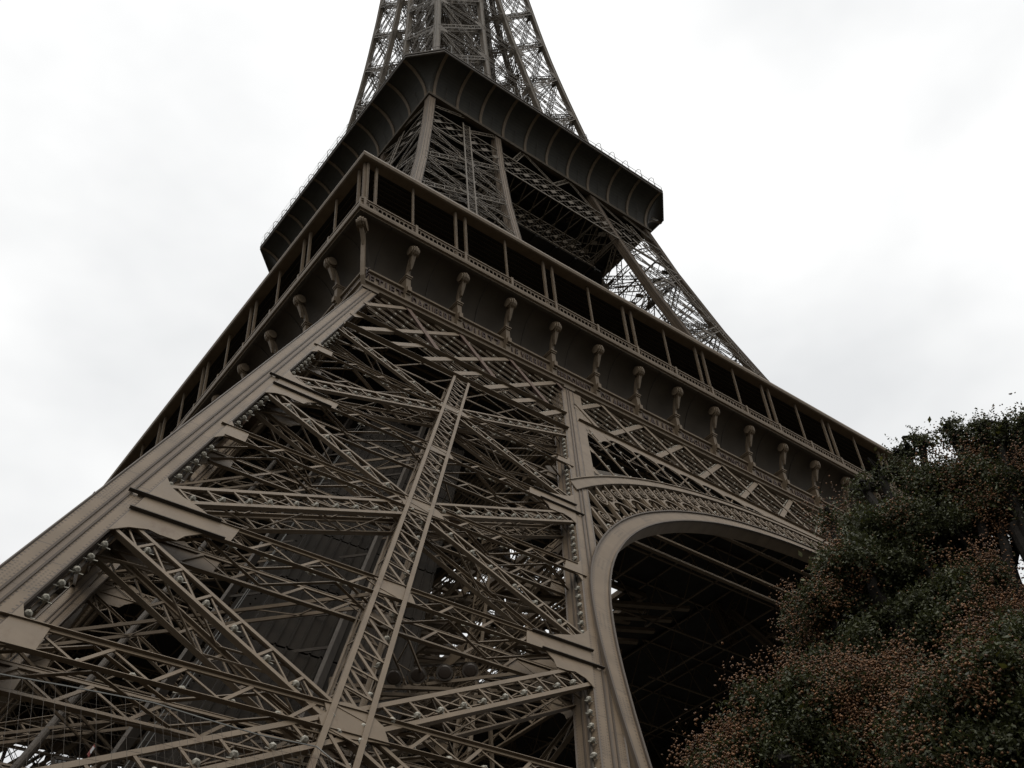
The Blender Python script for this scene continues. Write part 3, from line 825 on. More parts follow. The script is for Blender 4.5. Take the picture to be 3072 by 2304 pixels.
for gi, names in ((0, NAMES), (3, NAMES_B)):
    par = copies[gi]
    for i, nm in enumerate(names):
        o = bpy.data.objects.new('name_lettering', letter_mesh(nm)); C.objects.link(o); o.parent = par
        o.location = (-34.84+3.871*(i+.5)+(.25 if i == 0 else 0), -33.90, 52.60); o.rotation_euler = (math.pi/2, 0, 0)

# structure under the first floor (dark girders spanning inward)
fl = MB()
for y in np.arange(-30, 31, 7.5):
    for (a, b) in (((-31, y), (31, y)), ((y, -31), (y, 31))):
        if abs(y) < 13:
            segs = [(-31, -14), (14, 31)]
        else: segs = [(-31, 31)]
        for s0, s1 in segs:
            for z in (51.9, 55.8):
                p, q = ((s0, y, z), (s1, y, z)) if a[1] == b[1] else ((y, s0, z), (y, s1, z))
                fl.beam(p, q, .16, .10, (0, 0, 1))
            N = int((s1-s0)/2.4)
            for j in range(N):
                t0, t1 = s0+(s1-s0)*j/N, s0+(s1-s0)*(j+1)/N; zA, zB = (52, 55.8) if j % 2 else (55.8, 52)
                p, q = ((t0, y, zA), (t1, y, zB)) if a[1] == b[1] else ((y, t0, zA), (y, t1, zB))
                fl.beam(p, q, .07, .07, (0, 0, 1))
fl.build('floor_girders', M_iron, tower)
fdk = MB()
inn = [(-8.8, -10), (-5.5, -13.4), (5.5, -13.4), (8.8, -10), (8.8, 10), (5.5, 13.4), (-5.5, 13.4), (-8.8, 10)]
outr = [(-31, -31), (-31, -31), (31, -31), (31, -31), (31, 31), (31, 31), (-31, 31), (-31, 31)]
for i in range(8):
    j = (i+1) % 8; q = [outr[i], outr[j], inn[j], inn[i]]; q = [p for k, p in enumerate(q) if k == 0 or p != q[k-1]]
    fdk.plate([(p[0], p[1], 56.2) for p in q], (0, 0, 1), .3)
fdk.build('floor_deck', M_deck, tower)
vd = MB()
for v in np.arange(-8.8, 8.9, 2.2): vd.beam((v, -13.4, 55.9), (v, 13.4, 55.9), .45, .5, (0, 0, 1))
for v in np.arange(-13.2, 13.3, 2.2): vd.beam((-8.8, v, 55.9), (8.8, v, 55.9), .45, .5, (0, 0, 1)); vd.beam((-8.8, v, 54.8), (8.8, v+6, 54.8), .4, .3, (0, 0, 1)); vd.beam((8.8, v, 54.3), (-8.8, v+6, 54.3), .4, .3, (0, 0, 1)); vd.beam((-8.8, v+3, 52), (8.8, v-5, 52), .5, .3, (0, 0, 1))
vd.build('opening_lattice', M_iron, tower)

# =============================== middle legs (first to second floor)
def small_ladder(mb, A3, B3, n, w, pitch, ch=.12, bar=.07, t=.06, depth=0.0):
    A3 = np.array(A3); B3 = np.array(B3); ax = nrm(B3-A3); c = nrm(np.cross(ax, n)); L = np.linalg.norm(B3-A3); N = max(2, int(L/pitch))
    for dd in ((0.0, depth) if depth else (0.0,)):
        o = np.array(n)*dd
        for sg in (-1, 1): mb.beam(A3+o+c*sg*w/2, B3+o+c*sg*w/2, ch, t, n)
        for j in range(N):
            a = A3+o+ax*L*j/N; b = A3+o+ax*L*(j+1)/N; s = 1 if j % 2 else -1
            mb.beam(a+c*w/2*s, b-c*w/2*s, bar, .04, n)
            mb.beam(a-c*w/2, a+c*w/2, bar*.8, .04, n, off=.045)
mid = MB(); mid_parts = []
RW2 = .84
W2f = lambda z: H2(z)-G2(z)
zs2 = [52, 57, 70, 83, 91, 102, 111.2]
for (ix, iy) in ((0, 0), (1, 0), (0, 1), (1, 1)):
    r = MB()
    fx = (lambda z: -H2(z)) if ix == 0 else (lambda z: -G2(z)-RW2)
    fy = (lambda z: -H2(z)) if iy == 0 else (lambda z: -G2(z)-RW2)
    V = []; Fq = []; UV = []; L = 0
    for k, z in enumerate(zs2): V += [(fx(z), fy(z), z), (fx(z)+RW2, fy(z), z), (fx(z)+RW2, fy(z)+RW2, z), (fx(z), fy(z)+RW2, z)]
    for k in range(len(zs2)-1):
        dl = zs2[k+1]-zs2[k]
        for i in range(4):
            j = (i+1) % 4; Fq.append((4*k+i, 4*k+j, 4*k+4+j, 4*k+4+i)); UV += [(-.42, L), (.42, L), (.42, L+dl), (-.42, L+dl)]
        L += dl
        a = np.array(V[4*k:4*k+4]); b = np.array(V[4*k+4:4*k+8]); ca = a.mean(0)
        r.add([], []) if False else None
    r.add(V, Fq, UV)
    for k in range(len(zs2)-1):
        a = np.array(V[4*k:4*k+4]); b = np.array(V[4*k+4:4*k+8]); ca = a.mean(0)
        for i in range(4):
            j = (i+1) % 4
            for f in (.04, .3, .7, .96):
                r.beam(a[i]+(a[j]-a[i])*f, b[i]+(b[j]-b[i])*f, .05, .05, nrm((a[i]+a[j])/2-ca), off=.02)
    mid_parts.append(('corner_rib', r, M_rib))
N2 = [53, 63, 72.7, 82.3, 91.8, 101.3]
SL2 = []
for kind, outer in KINDS:
    if kind.startswith('out'): Fm = Face(H2, W2f, kind)
    else: Fm = Face(H2, W2f, kind)
    a_ = lambda z: -H2(z)+RW2; b_ = lambda z: -G2(z)-RW2; c_ = lambda z: (a_(z)+b_(z))/2
    for z0, z1 in zip(N2, N2[1:]):
        n = Fm.normal((z0+z1)/2)
        for (p, q) in (((a_(z0+.6), z0+.6), (b_(z1-.6), z1-.6)), ((a_(z1-.6), z1-.6), (b_(z0+.6), z0+.6))):
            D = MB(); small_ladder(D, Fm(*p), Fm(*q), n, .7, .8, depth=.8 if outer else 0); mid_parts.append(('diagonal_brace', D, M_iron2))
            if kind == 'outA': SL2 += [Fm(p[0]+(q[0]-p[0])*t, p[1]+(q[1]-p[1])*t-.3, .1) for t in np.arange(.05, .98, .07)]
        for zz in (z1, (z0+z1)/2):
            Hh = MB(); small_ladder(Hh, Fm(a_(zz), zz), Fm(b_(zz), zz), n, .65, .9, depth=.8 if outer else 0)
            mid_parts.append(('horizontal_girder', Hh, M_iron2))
        for zz in (z1, (z0+z1)/2):
            cx = c_(zz); gp = MB(); mid_parts.append(('gusset_plate', gp, M_iron2)); gp.plate([Fm(cx-1.1, zz+.3, -.08), Fm(cx+1.1, zz+.3, -.08), Fm(cx+.9, zz-.4, -.08), Fm(cx-.9, zz-.4, -.08)], n, .03)
    if outer: S = MB(); small_ladder(S, Fm(c_(53), 53, -.1), Fm(c_(108), 108, -.1), Fm.normal(90), .85, .8, ch=.16); mid_parts.append(('centre_strut', S, M_iron2))
    # upper beam: plates and X between 101.3 and 106.2
    n = Fm.normal(104); Bm = MB()
    for z, hgt in ((101.3, .28), (106.1, .22)):
        Bm.beam(Fm(a_(z), z, -.05), Fm(b_(z), z, -.05), hgt, .1, n)
    span = b_(103.5)-a_(103.5)
    for j in range(-5, 16):
        x = a_(103.5)+j*1.9/1.2
        for sg in (-1, 1):
            seg = clip_seg((x, 106.1), (x+sg*4.8, 101.3), a_, b_)
            if seg: Bm.beam(Fm(*seg[0], .0), Fm(*seg[1], .0), .07, .05, n, off=.04*sg)
        seg = clip_seg((x+.1, 103.2), (x+1.1, 104.2), a_, b_)
        if seg and j % 1 == 0: Bm.beam(Fm(*seg[0], -.08), Fm(*seg[1], -.08), .5, .03, n)
    mid_parts.append(('frieze_beam', Bm, M_iron2))
    Hh = MB(); small_ladder(Hh, Fm(a_(108.5), 108.2), Fm(c_(108.2), 110.4), n, .5, .8)
    small_ladder(Hh, Fm(b_(110.4), 110.4), Fm(c_(106.3), 106.3), n, .5, .8); mid_parts.append(('diagonal_brace', Hh, M_iron2))
for z in (63, 72.7, 82.3, 91.8, 101.3):
    f = MB(); mid_parts.append(('level_bracing', f, M_iron2)); a, b = -H2(z)+.5, -G2(z)-.4
    for (p, q) in (((a, a), (b, b)), ((a, b), (b, a))):
        small_ladder(f, (p[0], p[1], z), (q[0], q[1], z), (0, 0, 1.), .6, .9)
tk = MB()
for dx, dy in ((-1.8, 1.2), (1.2, -1.8), (-1, .2), (.2, -1)):
    cc0 = lambda z: (-H2(z)-G2(z))/2
    for z0, z1 in ((57, 83), (83, 111)): tk.beam((cc0(z0)+dx, cc0(z0)+dy, z0), (cc0(z1)+dx, cc0(z1)+dy, z1), .25, .5, (1, 1, 0))

mid_o = empty('middle_leg'); mid_o.parent = tower
for nm, mb, mt in mid_parts: mb.build(nm, mt, mid_o)
for k in (1, 2, 3): copy_tree(mid_o, tower, k*math.pi/2)
# long trusses between the middle legs under the second floor
lt = MB(); Fm = Face(H2, W2f, 'outA'); n = Fm.normal(104)
aa = lambda z: -G2(z)-.1; bb = lambda z: G2(z)+.1
for dep in (0.0, 4.5):
    for z, hgt in ((101.3, .3), (106.1, .24)): lt.beam(Fm(aa(z), z, dep-.05), Fm(bb(z), z, dep-.05), hgt, .1, n)
    for j in range(-6, 24):
        x = -8+j*1.32
        for sg in (-1, 1):
            seg = clip_seg((x, 106.1), (x+sg*4.8, 101.3), aa, bb)
            if seg: lt.beam(Fm(*seg[0], dep), Fm(*seg[1], dep), .08, .05, n, off=.04*sg)
        seg = clip_seg((x+.1, 103.2), (x+1.0, 104.1), aa, bb)
        if seg: lt.beam(Fm(*seg[0], dep-.08), Fm(*seg[1], dep-.08), .5, .03, n)
small_ladder(lt, Fm(-5.9, 106.3), Fm(-3.6, 110.7), n, .5, .8); small_ladder(lt, Fm(5.9, 106.3), Fm(3.6, 110.7), n, .5, .8)
small_ladder(lt, Fm(-3.4, 110.7), Fm(0, 106.3), n, .5, .8); small_ladder(lt, Fm(3.4, 110.7), Fm(0, 106.3), n, .5, .8)
# soffit bars between front and rear plane
for x in np.arange(-7, 7.1, 1.75): lt.beam(Fm(x, 101.3, 0), Fm(x+1.2, 101.3, 4.5), .1, .08, (0, 0, 1)); lt.beam(Fm(x+1.2, 101.3, 0), Fm(x, 101.3, 4.5), .1, .08, (0, 0, 1))
lt_o = lt.build('cross_truss', M_iron2, tower)
for k in (1, 2, 3): copy_tree(lt_o, tower, k*math.pi/2)
lamp_row(SL2, -Fm.normal(90), 'the middle leg', 'gallery')

# =============================== second platform
plat = MB(); HB = 17.15; HT = 20.45; CH = 3.2; ZB2, ZT2 = 110.7, 115.5
def oct_ring(h, c, z):
    """octagon ring with chamfer c on half-width h"""
    return [(-h+c, -h, z), (h-c, -h, z), (h, -h+c, z), (h, h-c, z), (h-c, h, z), (-h+c, h, z), (-h, h-c, z), (-h, -h+c, z)]
prof = [(16.6, .0, ZB2+.15), (16.95, .02, ZB2), (17.3, .05, ZB2), (17.36, .06, ZB2+.22), (17.2, .08, ZB2+.34), (17.15, .1, ZB2+.8)]
rings = [oct_ring(h, c, z) for (h, c, z) in prof]
plat.loft(rings, caps=False)
cv = [(17.15+3.2*(1-math.cos(a)), .1+3.1*(1-math.cos(a)), ZB2+.8+(ZT2-ZB2-1.2)*math.sin(a)) for a in np.linspace(0, math.pi/2, 14)]
pc = MB(); pc.loft([oct_ring(h, c, z) for (h, c, z) in cv], caps=False)
top = MB(); e = cv[-1]
top.loft([oct_ring(e[0], e[1], e[2]), oct_ring(HT-.02, CH, ZT2-.38), oct_ring(HT+.04, CH, ZT2-.3), oct_ring(HT+.04, CH, ZT2-.12), oct_ring(HT-.1, CH, ZT2-.1), oct_ring(HT-.1, CH, ZT2+.08), oct_ring(HT+.06, CH, ZT2+.1), oct_ring(HT+.06, CH, ZT2+.3), oct_ring(HT-.2, CH, ZT2+.32), oct_ring(6, 1, ZT2+.33)], caps=False)
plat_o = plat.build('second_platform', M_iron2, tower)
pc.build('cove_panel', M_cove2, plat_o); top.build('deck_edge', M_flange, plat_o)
for kq in range(4):
    R = Matrix.Rotation(kq*math.pi/2, 3, 'Z'); Rn = np.array(R)
    for i in range(11):
        x = -16.6+3.32*i; b = MB(); w = .17
        rr = []
        for (h, c, z) in [(17.15, .1, ZB2+.35)]+cv:
            f = h; 
            rr.append([Rn@np.array([x-w, -f-.12, z-.06]), Rn@np.array([x+w, -f-.12, z-.06]), Rn@np.array([x+w, -f+.05, z]), Rn@np.array([x-w, -f+.05, z])])
        if i in (0, 10):
            # end ribs splay along the edge of the chamfer
            rr = []
            sg = -1 if i == 0 else 1
            for (h, c, z) in [(17.15, .1, ZB2+.35)]+cv:
                xe = sg*(16.5+.1*(h-17.15)); rr.append([Rn@np.array([xe-w, -h-.12, z-.06]), Rn@np.array([xe+w, -h-.12, z-.06]), Rn@np.array([xe+w, -h+.05, z]), Rn@np.array([xe-w, -h+.05, z])])
        b.loft(rr); b.build('bracket_rib', M_iron, plat_o)
    for i in range(10):
        for q in (.5,): 
            x = -16.6+3.32*(i+q); ln = MB(); ln.beam(Rn@np.array([x, -17.2, ZB2+.8]), Rn@np.array([x, -17.75, ZB2+3.0]), .04, .04, Rn@np.array([0, -1., 0]))
            ln.build('panel_seam', M_flange, plat_o)
    rl = MB(); e0 = Rn@np.array([-(HT-CH), -HT, ZT2+.3]); e1 = Rn@np.array([HT-CH, -HT, ZT2+.3]); e2 = Rn@np.array([HT, -HT+CH, ZT2+.3])
    for (p, q) in ((e0, e1), (e1, e2)):
        L = np.linalg.norm(q-p); t = nrm(q-p); inn = np.cross((0, 0, 1), t)
        for zz in (.7,): rl.beam(p+[0, 0, zz], q+[0, 0, zz], .04, .04, (0, 0, 1))
        for s in np.arange(0, L, 1.15): rl.beam(p+t*s, p+t*s+[0, 0, .7], .03, .03, t)
    rl.build('railing', M_flange, plat_o)
    wf = MB()
    p, q = e0, e1; L = np.linalg.norm(q-p); t = nrm(q-p); inn = np.cross((0, 0, 1), t)
    for s in np.arange(1, L, 2.3):
        b0 = p+t*s
        pts = [b0, b0+np.array([0, 0, 1.5])-inn*.05, b0+np.array([0, 0, 2.0])+inn*.2, b0+np.array([0, 0, 2.15])+inn*.5, b0+np.array([0, 0, 2.0])+inn*.8]
        tubecurve(wf, pts, .05, .05, t)
    for (zz, ii) in ((1.5, -.05), (2.0, .2), (2.15, .5)): wf.beam(p+np.array([0, 0, zz])+inn*ii, q+np.array([0, 0, zz])+inn*ii, .012, .012, t)
    wf.build('safety_fence', M_wire, plat_o)
dk2 = MB(); dk2.box((-16.4, -16.4, 111.3), (16.4, 16.4, 111.6)); 
for v in np.arange(-15, 15.1, 3): dk2.beam((-16.3, v, 110.9), (16.3, v, 110.9), .2, .6, (0, 0, 1)); dk2.beam((v, -16.3, 110.75), (v, 16.3, 110.75), .2, .5, (0, 0, 1))
dk2.build('floor_underside', M_deck, plat_o)
dsh = MB(); rr = []
for t in np.linspace(0, 2*math.pi, 14, endpoint=False): pass
c0 = np.array([17.9, -17.6, 113.2])
dsh.loft([[c0+r*np.array([math.cos(a), math.sin(a)*.5, math.sin(a)*.7])+np.array([0, -d_, 0]) for a in np.linspace(0, 2*math.pi, 14, endpoint=False)] for r, d_ in ((.05, 0), (.4, .05), (.6, .2))])
o = dsh.build('dish_aerial', M_lamp, plat_o)

# =============================== upper shaft
up = MB(); up_parts = []
RW3 = .6
Z3 = [115.9, 127.4, 138.5, 149.6, 160.2, 170.6, 180.6, 190.2, 199.5, 209]
for (ix, iy) in ((0, 0), (1, 0), (0, 1), (1, 1)):
    r = MB(); V = []; Fq = []; UV = []; L = 0
    zz3 = sorted(set([112]+Z3+[z+5 for z in Z3]))
    fx = (lambda z: -H3(z)) if ix == 0 else (lambda z: -G3(z)-RW3)
    fy = (lambda z: -H3(z)) if iy == 0 else (lambda z: -G3(z)-RW3)
    for z in zz3: V += [(fx(z), fy(z), z), (fx(z)+RW3, fy(z), z), (fx(z)+RW3, fy(z)+RW3, z), (fx(z), fy(z)+RW3, z)]
    for k in range(len(zz3)-1):
        dl = zz3[k+1]-zz3[k]
        for i in range(4):
            j = (i+1) % 4; Fq.append((4*k+i, 4*k+j, 4*k+4+j, 4*k+4+i)); UV += [(.02, L), (.3, L), (.3, L+dl), (.02, L+dl)]
        L += dl
    r.add(V, Fq, None)
    for k in range(len(zz3)-1):
        a = np.array(V[4*k:4*k+4]); b = np.array(V[4*k+4:4*k+8]); ca = a.mean(0)
        for i in range(4):
            j = (i+1) % 4
            for f in (.03, .97): r.beam(a[i]+(a[j]-a[i])*f, b[i]+(b[j]-b[i])*f, .06, .08, nrm((a[i]+a[j])/2-ca), off=.03)
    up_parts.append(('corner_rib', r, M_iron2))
W3f = lambda z: H3(z)-G3(z)
for kind, outer in KINDS:
    Fm = Face(H3, W3f, kind)
    a_ = lambda z: -H3(z)+RW3; b_ = lambda z: -G3(z)-RW3
    for z0, z1 in zip(Z3, Z3[1:]):
        n = Fm.normal((z0+z1)/2)
        D = MB(); zm = (z0+z1)/2
        for (p, q) in (((a_(z0+.5), z0+.5), (b_(z1-.5), z1-.5)), ((a_(z1-.5), z1-.5), (b_(z0+.5), z0+.5))):
            small_ladder(D, Fm(*p), Fm(*q), n, .62, .95, ch=.13, bar=.08, depth=.6)
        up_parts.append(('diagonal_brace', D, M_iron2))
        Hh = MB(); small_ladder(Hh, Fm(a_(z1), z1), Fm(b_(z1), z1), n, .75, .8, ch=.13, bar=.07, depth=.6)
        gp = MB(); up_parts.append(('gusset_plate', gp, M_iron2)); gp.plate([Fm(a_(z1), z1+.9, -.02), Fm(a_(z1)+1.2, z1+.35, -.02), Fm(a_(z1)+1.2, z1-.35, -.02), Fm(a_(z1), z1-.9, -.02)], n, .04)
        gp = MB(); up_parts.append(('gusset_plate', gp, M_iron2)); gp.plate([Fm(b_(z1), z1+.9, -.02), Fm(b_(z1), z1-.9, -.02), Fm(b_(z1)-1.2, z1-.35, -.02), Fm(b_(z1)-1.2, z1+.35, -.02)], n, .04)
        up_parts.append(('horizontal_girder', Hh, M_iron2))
for z in Z3[1:]:
    a, b = -H3(z)+.3, -G3(z)-.3; cb = MB(); up_parts.append(('level_bracing', cb, M_iron2))
    small_ladder(cb, (a, a, z), (b, b, z), (0, 0, 1.), .5, .9); small_ladder(cb, (a, b, z), (b, a, z), (0, 0, 1.), .5, .9)
up_o = empty('upper_leg'); up_o.parent = tower
for nm, mb, mt in up_parts: mb.build(nm, mt, up_o)
for k in (1, 2, 3): copy_tree(up_o, tower, k*math.pi/2)
ct = MB(); Fm = Face(H3, W3f, 'outA')
for z in Z3[1:]:
    n = Fm.normal(z); g_ = G3(z)+RW3
    tie = MB(); small_ladder(tie, Fm(-g_, z), Fm(g_, z), n, .75, .8, ch=.13, bar=.07, depth=.6)
    t_ = tie.build('tie_girder', M_iron2, tower)
    for k in (1, 2, 3): copy_tree(t_, tower, k*math.pi/2)
for z0, z1 in zip(Z3, Z3[1:]):
    n = Fm.normal((z0+z1)/2)
    if G3(z0) > 1.2:
        small_ladder(ct, Fm(-G3(z0), z0+.5, W3f(z0)), Fm(G3(z1), z1-.5, W3f(z1)), n, .5, .9, ch=.08, bar=.05); small_ladder(ct, Fm(G3(z0), z0+.5, W3f(z0)), Fm(-G3(z1), z1-.5, W3f(z1)), n, .5, .9, ch=.08, bar=.05)
ct_o = ct.build('cross_bracing', M_iron2, tower)
for k in (1, 2, 3): copy_tree(ct_o, tower, k*math.pi/2)
core = MB()
for (x, y) in ((-2.6, -1.4), (2.6, -1.4), (2.6, 1.4), (-2.6, 1.4), (0, -1.4), (0, 1.4)):
    core.beam((x, y, 112), (x, y, 215), .22, .22, (0, 1, 0))
for z in np.arange(116, 214, 2.6):
    for (p, q) in (((-2.6, -1.4), (2.6, -1.4)), ((2.6, -1.4), (2.6, 1.4)), ((2.6, 1.4), (-2.6, 1.4)), ((-2.6, 1.4), (-2.6, -1.4))):
        core.beam((*p, z), (*q, z), .1, .1, (0, 0, 1)); core.beam((*p, z), (*q, z+2.6), .08, .08, (0, 0, 1)); core.beam((*q, z), (*p, z+2.6), .08, .08, (0, 0, 1))
k = 0
for z in np.arange(117, 210, 3.0):   # stairs
    s = 1 if k % 2 else -1; core.beam((-2.4*s, 3.2, z), (2.4*s, 3.2, z+3), 1.0, .2, (0, 0, 1)); core.beam((-2.4*s, 3.8, z+1.1), (2.4*s, 3.8, z+4.1), .05, .05, (0, 0, 1)); k += 1
core.build('lift_shaft', M_iron2, tower)

sfd = MB(); a_, b_ = 14.0, 10.0
sfd.plate([(x, y, 101.0) for x, y in ((-b_, -a_), (b_, -a_), (a_, -b_), (a_, b_), (b_, a_), (-b_, a_), (-a_, b_), (-a_, -b_))], (0, 0, 1), .3)
for v in np.arange(-12, 12.1, 3.0): sfd.beam((v, -14, 100.85), (v, 14, 100.85), .25, .25, (0, 0, 1)); sfd.beam((-14, v, 100.8), (14, v, 100.8), .2, .25, (0, 0, 1))
sfd.build('lower_soffit', M_deck, plat_o)

# =============================== lamps
def lamp_geo(mb, p, n, s=1.0):
    n = nrm(n); u = nrm(np.cross(n, (0.05, .02, 1))); v = np.cross(n, u); v = -v if v[2] < 0 else v
    t0 = rng.uniform(0, 1); s = s*.57; r0 = .155*s
    rings = []
    for (d, r) in ((-.12, .07), (-.10, .13), (.02, .155), (.10, .13), (.19, .035)):
        rings.append([p+n*d*s+(u*math.cos(a+t0)+v*math.sin(a+t0))*r*s for a in np.linspace(0, 2*math.pi, 6, endpoint=False)])
    mb.loft(rings)
    mb.beam(p-u*.27*s-v*.10*s, p+u*.27*s-v*.12*s, .035*s, .035*s, n)
P_ = np.array([l[0] for l in LAMPS])
d = P_-CAM; zc = d@fw; px = 512+1065.8*(d@RT)/zc; py = 384-1065.8*(d@UP)/zc
vis = (zc > 1) & (px > -6) & (px < 1030) & (py > -6) & (py < 774)
size = np.where(vis, 1/np.maximum(zc, .1), 0)
order = np.argsort(-size)[:300]; pick = set(int(i) for i in order if size[i] > 0)
rows = {}
for i, l in enumerate(LAMPS): rows.setdefault((l[2], l[3]), []).append(i)
def ordinal(k):
    tens = ['', '', 'twenty', 'thirty', 'forty', 'fifty', 'sixty', 'seventy', 'eighty', 'ninety']
    if k < 20: return ORD[k]
    k1 = k+1
    if k1 % 10 == 0: return {20: 'twentieth', 30: 'thirtieth', 40: 'fortieth', 50: 'fiftieth', 60: 'sixtieth', 70: 'seventieth', 80: 'eightieth', 90: 'ninetieth'}.get(k1, 'last')
    return (tens[k1//10] if k1 < 100 else 'hundred-and-'+(tens[(k1 % 100)//10] or ''))+'-'+ORD[k1 % 10-1]
rest = MB()
lamp_meshes = {}
for (row, start), idx in rows.items():
    for k, i in enumerate(idx):
        p, n = LAMPS[i][0], LAMPS[i][1]
        if i in pick:
            key = row[:12]+str(len(row))
            if key not in lamp_meshes:
                mb = MB(); lamp_geo(mb, np.zeros(3), n+np.array([0, 0, -.25])); oo = mb.build('flash_lamp', M_lamp, None, link=False); lamp_meshes[key] = oo.data
            o = bpy.data.objects.new('flash_lamp', lamp_meshes[key]); C.objects.link(o); o.location = p; 
            o.rotation_euler = (rng.uniform(-.15, .15), rng.uniform(-.15, .15), rng.uniform(-.2, .2))
            tag(o, ('%s pale lamp from the %s on %s' % (ordinal(k), start, row)), 'lamp', 'pale flash lamps dotted over the ironwork')
        elif vis[i]: lamp_geo(rest, p, n, .95)
tag(rest.build('far_flash_lamps', M_lamp), 'mass of tiny pale flash lamps scattered over the higher lattice', 'lamps', None, 'stuff')

# =============================== setting
g = MB(); g.add([(-1500, -1500, GROUND), (1500, -1500, GROUND), (1500, 1500, GROUND), (-1500, 1500, GROUND)], [(0, 1, 2, 3)])
tag(g.build('ground', M_ground), kind='structure')
def ray_px(x, y):      # photo pixel (3072 wide) -> direction, for reading sizes off the picture
    d = fw*FPX+RT*(x-1536)-UP*(y-1152); return d/np.linalg.norm(d)

# floodlights in a row inside the leg
fm = MB()
def floodlight(name):
    root = empty(name)
    body = MB(); 
    ringz = [(-.30, .10), (-.26, .20), (-.05, .30), (.12, .33), (.14, .33)]
    body.loft([[np.array([r*math.cos(a), r*math.sin(a), d_]) for a in np.linspace(0, 2*math.pi, 20, endpoint=False)] for d_, r in ringz])
    body.build('housing', M_flange, root)
    yk = MB(); pts = [np.array([.40*math.cos(a), .40*math.sin(a)*1.0, 0]) for a in np.linspace(math.pi, 2*math.pi, 12)]; tubecurve(yk, pts, .06, .03, (0, 0, 1)); yk.build('yoke', M_iron, root)
    ln = MB(); ln.loft([[np.array([r*math.cos(a), r*math.sin(a), d_]) for a in np.linspace(0, 2*math.pi, 20, endpoint=False)] for d_, r in ((.143, .27), (.17, .22), (.18, .1))]); ln.build('lens', mat('amber_grey_glass', (.035, .026, .02), .3), root)
    return root
f0 = floodlight('floodlight')
FP = []
for i, (x, y) in enumerate(((1106, 2042), (1181, 2035), (1254, 2027), (1334, 2019), (1411, 2013))):
    dd = ray_px(x, y); t = (-46.4-CAM[1])/dd[1]; FP.append(CAM+dd*t)
labels = ['round floodlight at the left end of the row inside the leg', 'second round floodlight from the left inside the leg', 'middle round floodlight of the row of five inside the leg', 'fourth round floodlight from the left inside the leg', 'round floodlight at the right end of the row inside the leg']
for i, p in enumerate(FP):
    o = f0 if i == 0 else copy_tree(f0)
    o.location = p
    look = Vector(CAM-p).normalized()+Vector((0, 0, .2)); o.rotation_euler = look.to_track_quat('Z', 'Y').to_euler(); o.scale = (.8, .8, .8)
    tag(o, labels[i], 'floodlight', 'floodlights in a row inside the leg')
rack = MB(); rack.beam(FP[0]+[-1.0, 0, -.42], FP[-1]+[1.0, 0, -.42], .12, .1, (0, 0, 1)); rack.beam(FP[0]+[-1.0, .5, -.42], FP[-1]+[1.0, .5, -.42], .12, .1, (0, 0, 1))
rack.beam(FP[0]+[-1.0, .4, -.0], FP[0]+[-1.0, .4, -4.0], .1, .1, (0, 1, 0)); rack.beam(FP[-1]+[1.0, .4, 0], FP[-1]+[1.0, .4, -4.0], .1, .1, (0, 1, 0))
tag(rack.build('floodlight_rack', M_iron), 'iron rail carrying the row of five floodlights in the leg', 'rack')

lan = empty('lantern'); tag(lan, 'tiny glowing orange lantern inside the dark first floor gallery', 'lantern')
dd = ray_px(1595, 775); t_ = (-33.2-CAM[1])/dd[1]; lp_ = CAM+dd*t_
lb_ = MB(); lb_.loft([[lp_+np.array([r*math.cos(a), r*math.sin(a), z_]) for a in np.linspace(0, 2*math.pi, 8, endpoint=False)] for r, z_ in ((.03, -.12), (.09, -.06), (.10, .03), (.04, .10))])
M_glow = bpy.data.materials.new('orange_glow'); M_glow.use_nodes = True; _b = M_glow.node_tree.nodes['Principled BSDF']; _b.inputs['Base Color'].default_value = (.8, .35, .1, 1); _b.inputs['Emission Color'].default_value = (1, .42, .10, 1); _b.inputs['Emission Strength'].default_value = 1.6
lb_.build('bulb', M_glow, lan)
hk = MB(); hk.beam(lp_+[0, 0, .1], np.array([lp_[0], lp_[1], 63.2]), .03, .03, (0, 1, 0)); hk.build('hanger', M_flange, lan)
# netting, grille and small board at the foot of the leg
def on_face(x, y, off):
    dd = ray_px(x, y); t = (-PA-off-CAM[1]+PK*CAM[2])/(dd[1]-PK*dd[2]); return CAM+dd*t
net = empty('safety_net'); tag(net, 'fine wire safety net strung across the foot of the leg, lower left', 'net')
top_ = [on_face(x, y, .25) for x, y in ((-60, 2010), (0, 2022), (200, 2058), (460, 2108), (600, 2152), (780, 2205), (950, 2240), (1010, 2290))]
tp = []
for p, q in zip(top_, top_[1:]):
    for k_ in range(12): tp.append(p+(q-p)*k_/12)
rp_ = MB()
for p, q in zip(tp, tp[1:]): rp_.beam(p, q, .02, .02, (0, 1, 0))
rp_.build('rope', M_wire, net)
wm = MB()
for i in range(1, 22):
    dz = .3*i; row = [p+np.array([0, -PK*dz*-1*-1, -dz]) for p in tp]
    for p, q in zip(row[::3], row[3::3]): wm.beam(p, q, .004, .004, (0, 1, 0))
for p in tp[::2]: wm.beam(p, p+np.array([0, -PK*6.6, -6.6]), .004, .004, (0, 1, 0))
wm.build('wire_mesh', M_flange, net)
M_white = mat('white_enamel', (.62, .64, .66), .5, 0, .05, 4)
M_red = mat('faded_red_paint', (.32, .10, .09), .6, 0, .2, 6)
gr = empty('grille_panel'); tag(gr, 'white panel behind a dark wire grille, bottom left corner', 'panel')
def at_y(x, y, Y): dd = ray_px(x, y); return CAM+dd*(Y-CAM[1])/dd[1]
g0, g1, g2, g3 = [at_y(x, y, -50.5) for x, y in ((158, 2276), (262, 2290), (262, 2345), (150, 2345))]
gp_ = MB(); gp_.plate([g0, g1, g2, g3], (0, 1, 0), .04); gp_.build('board', M_white, gr)
gf = MB()
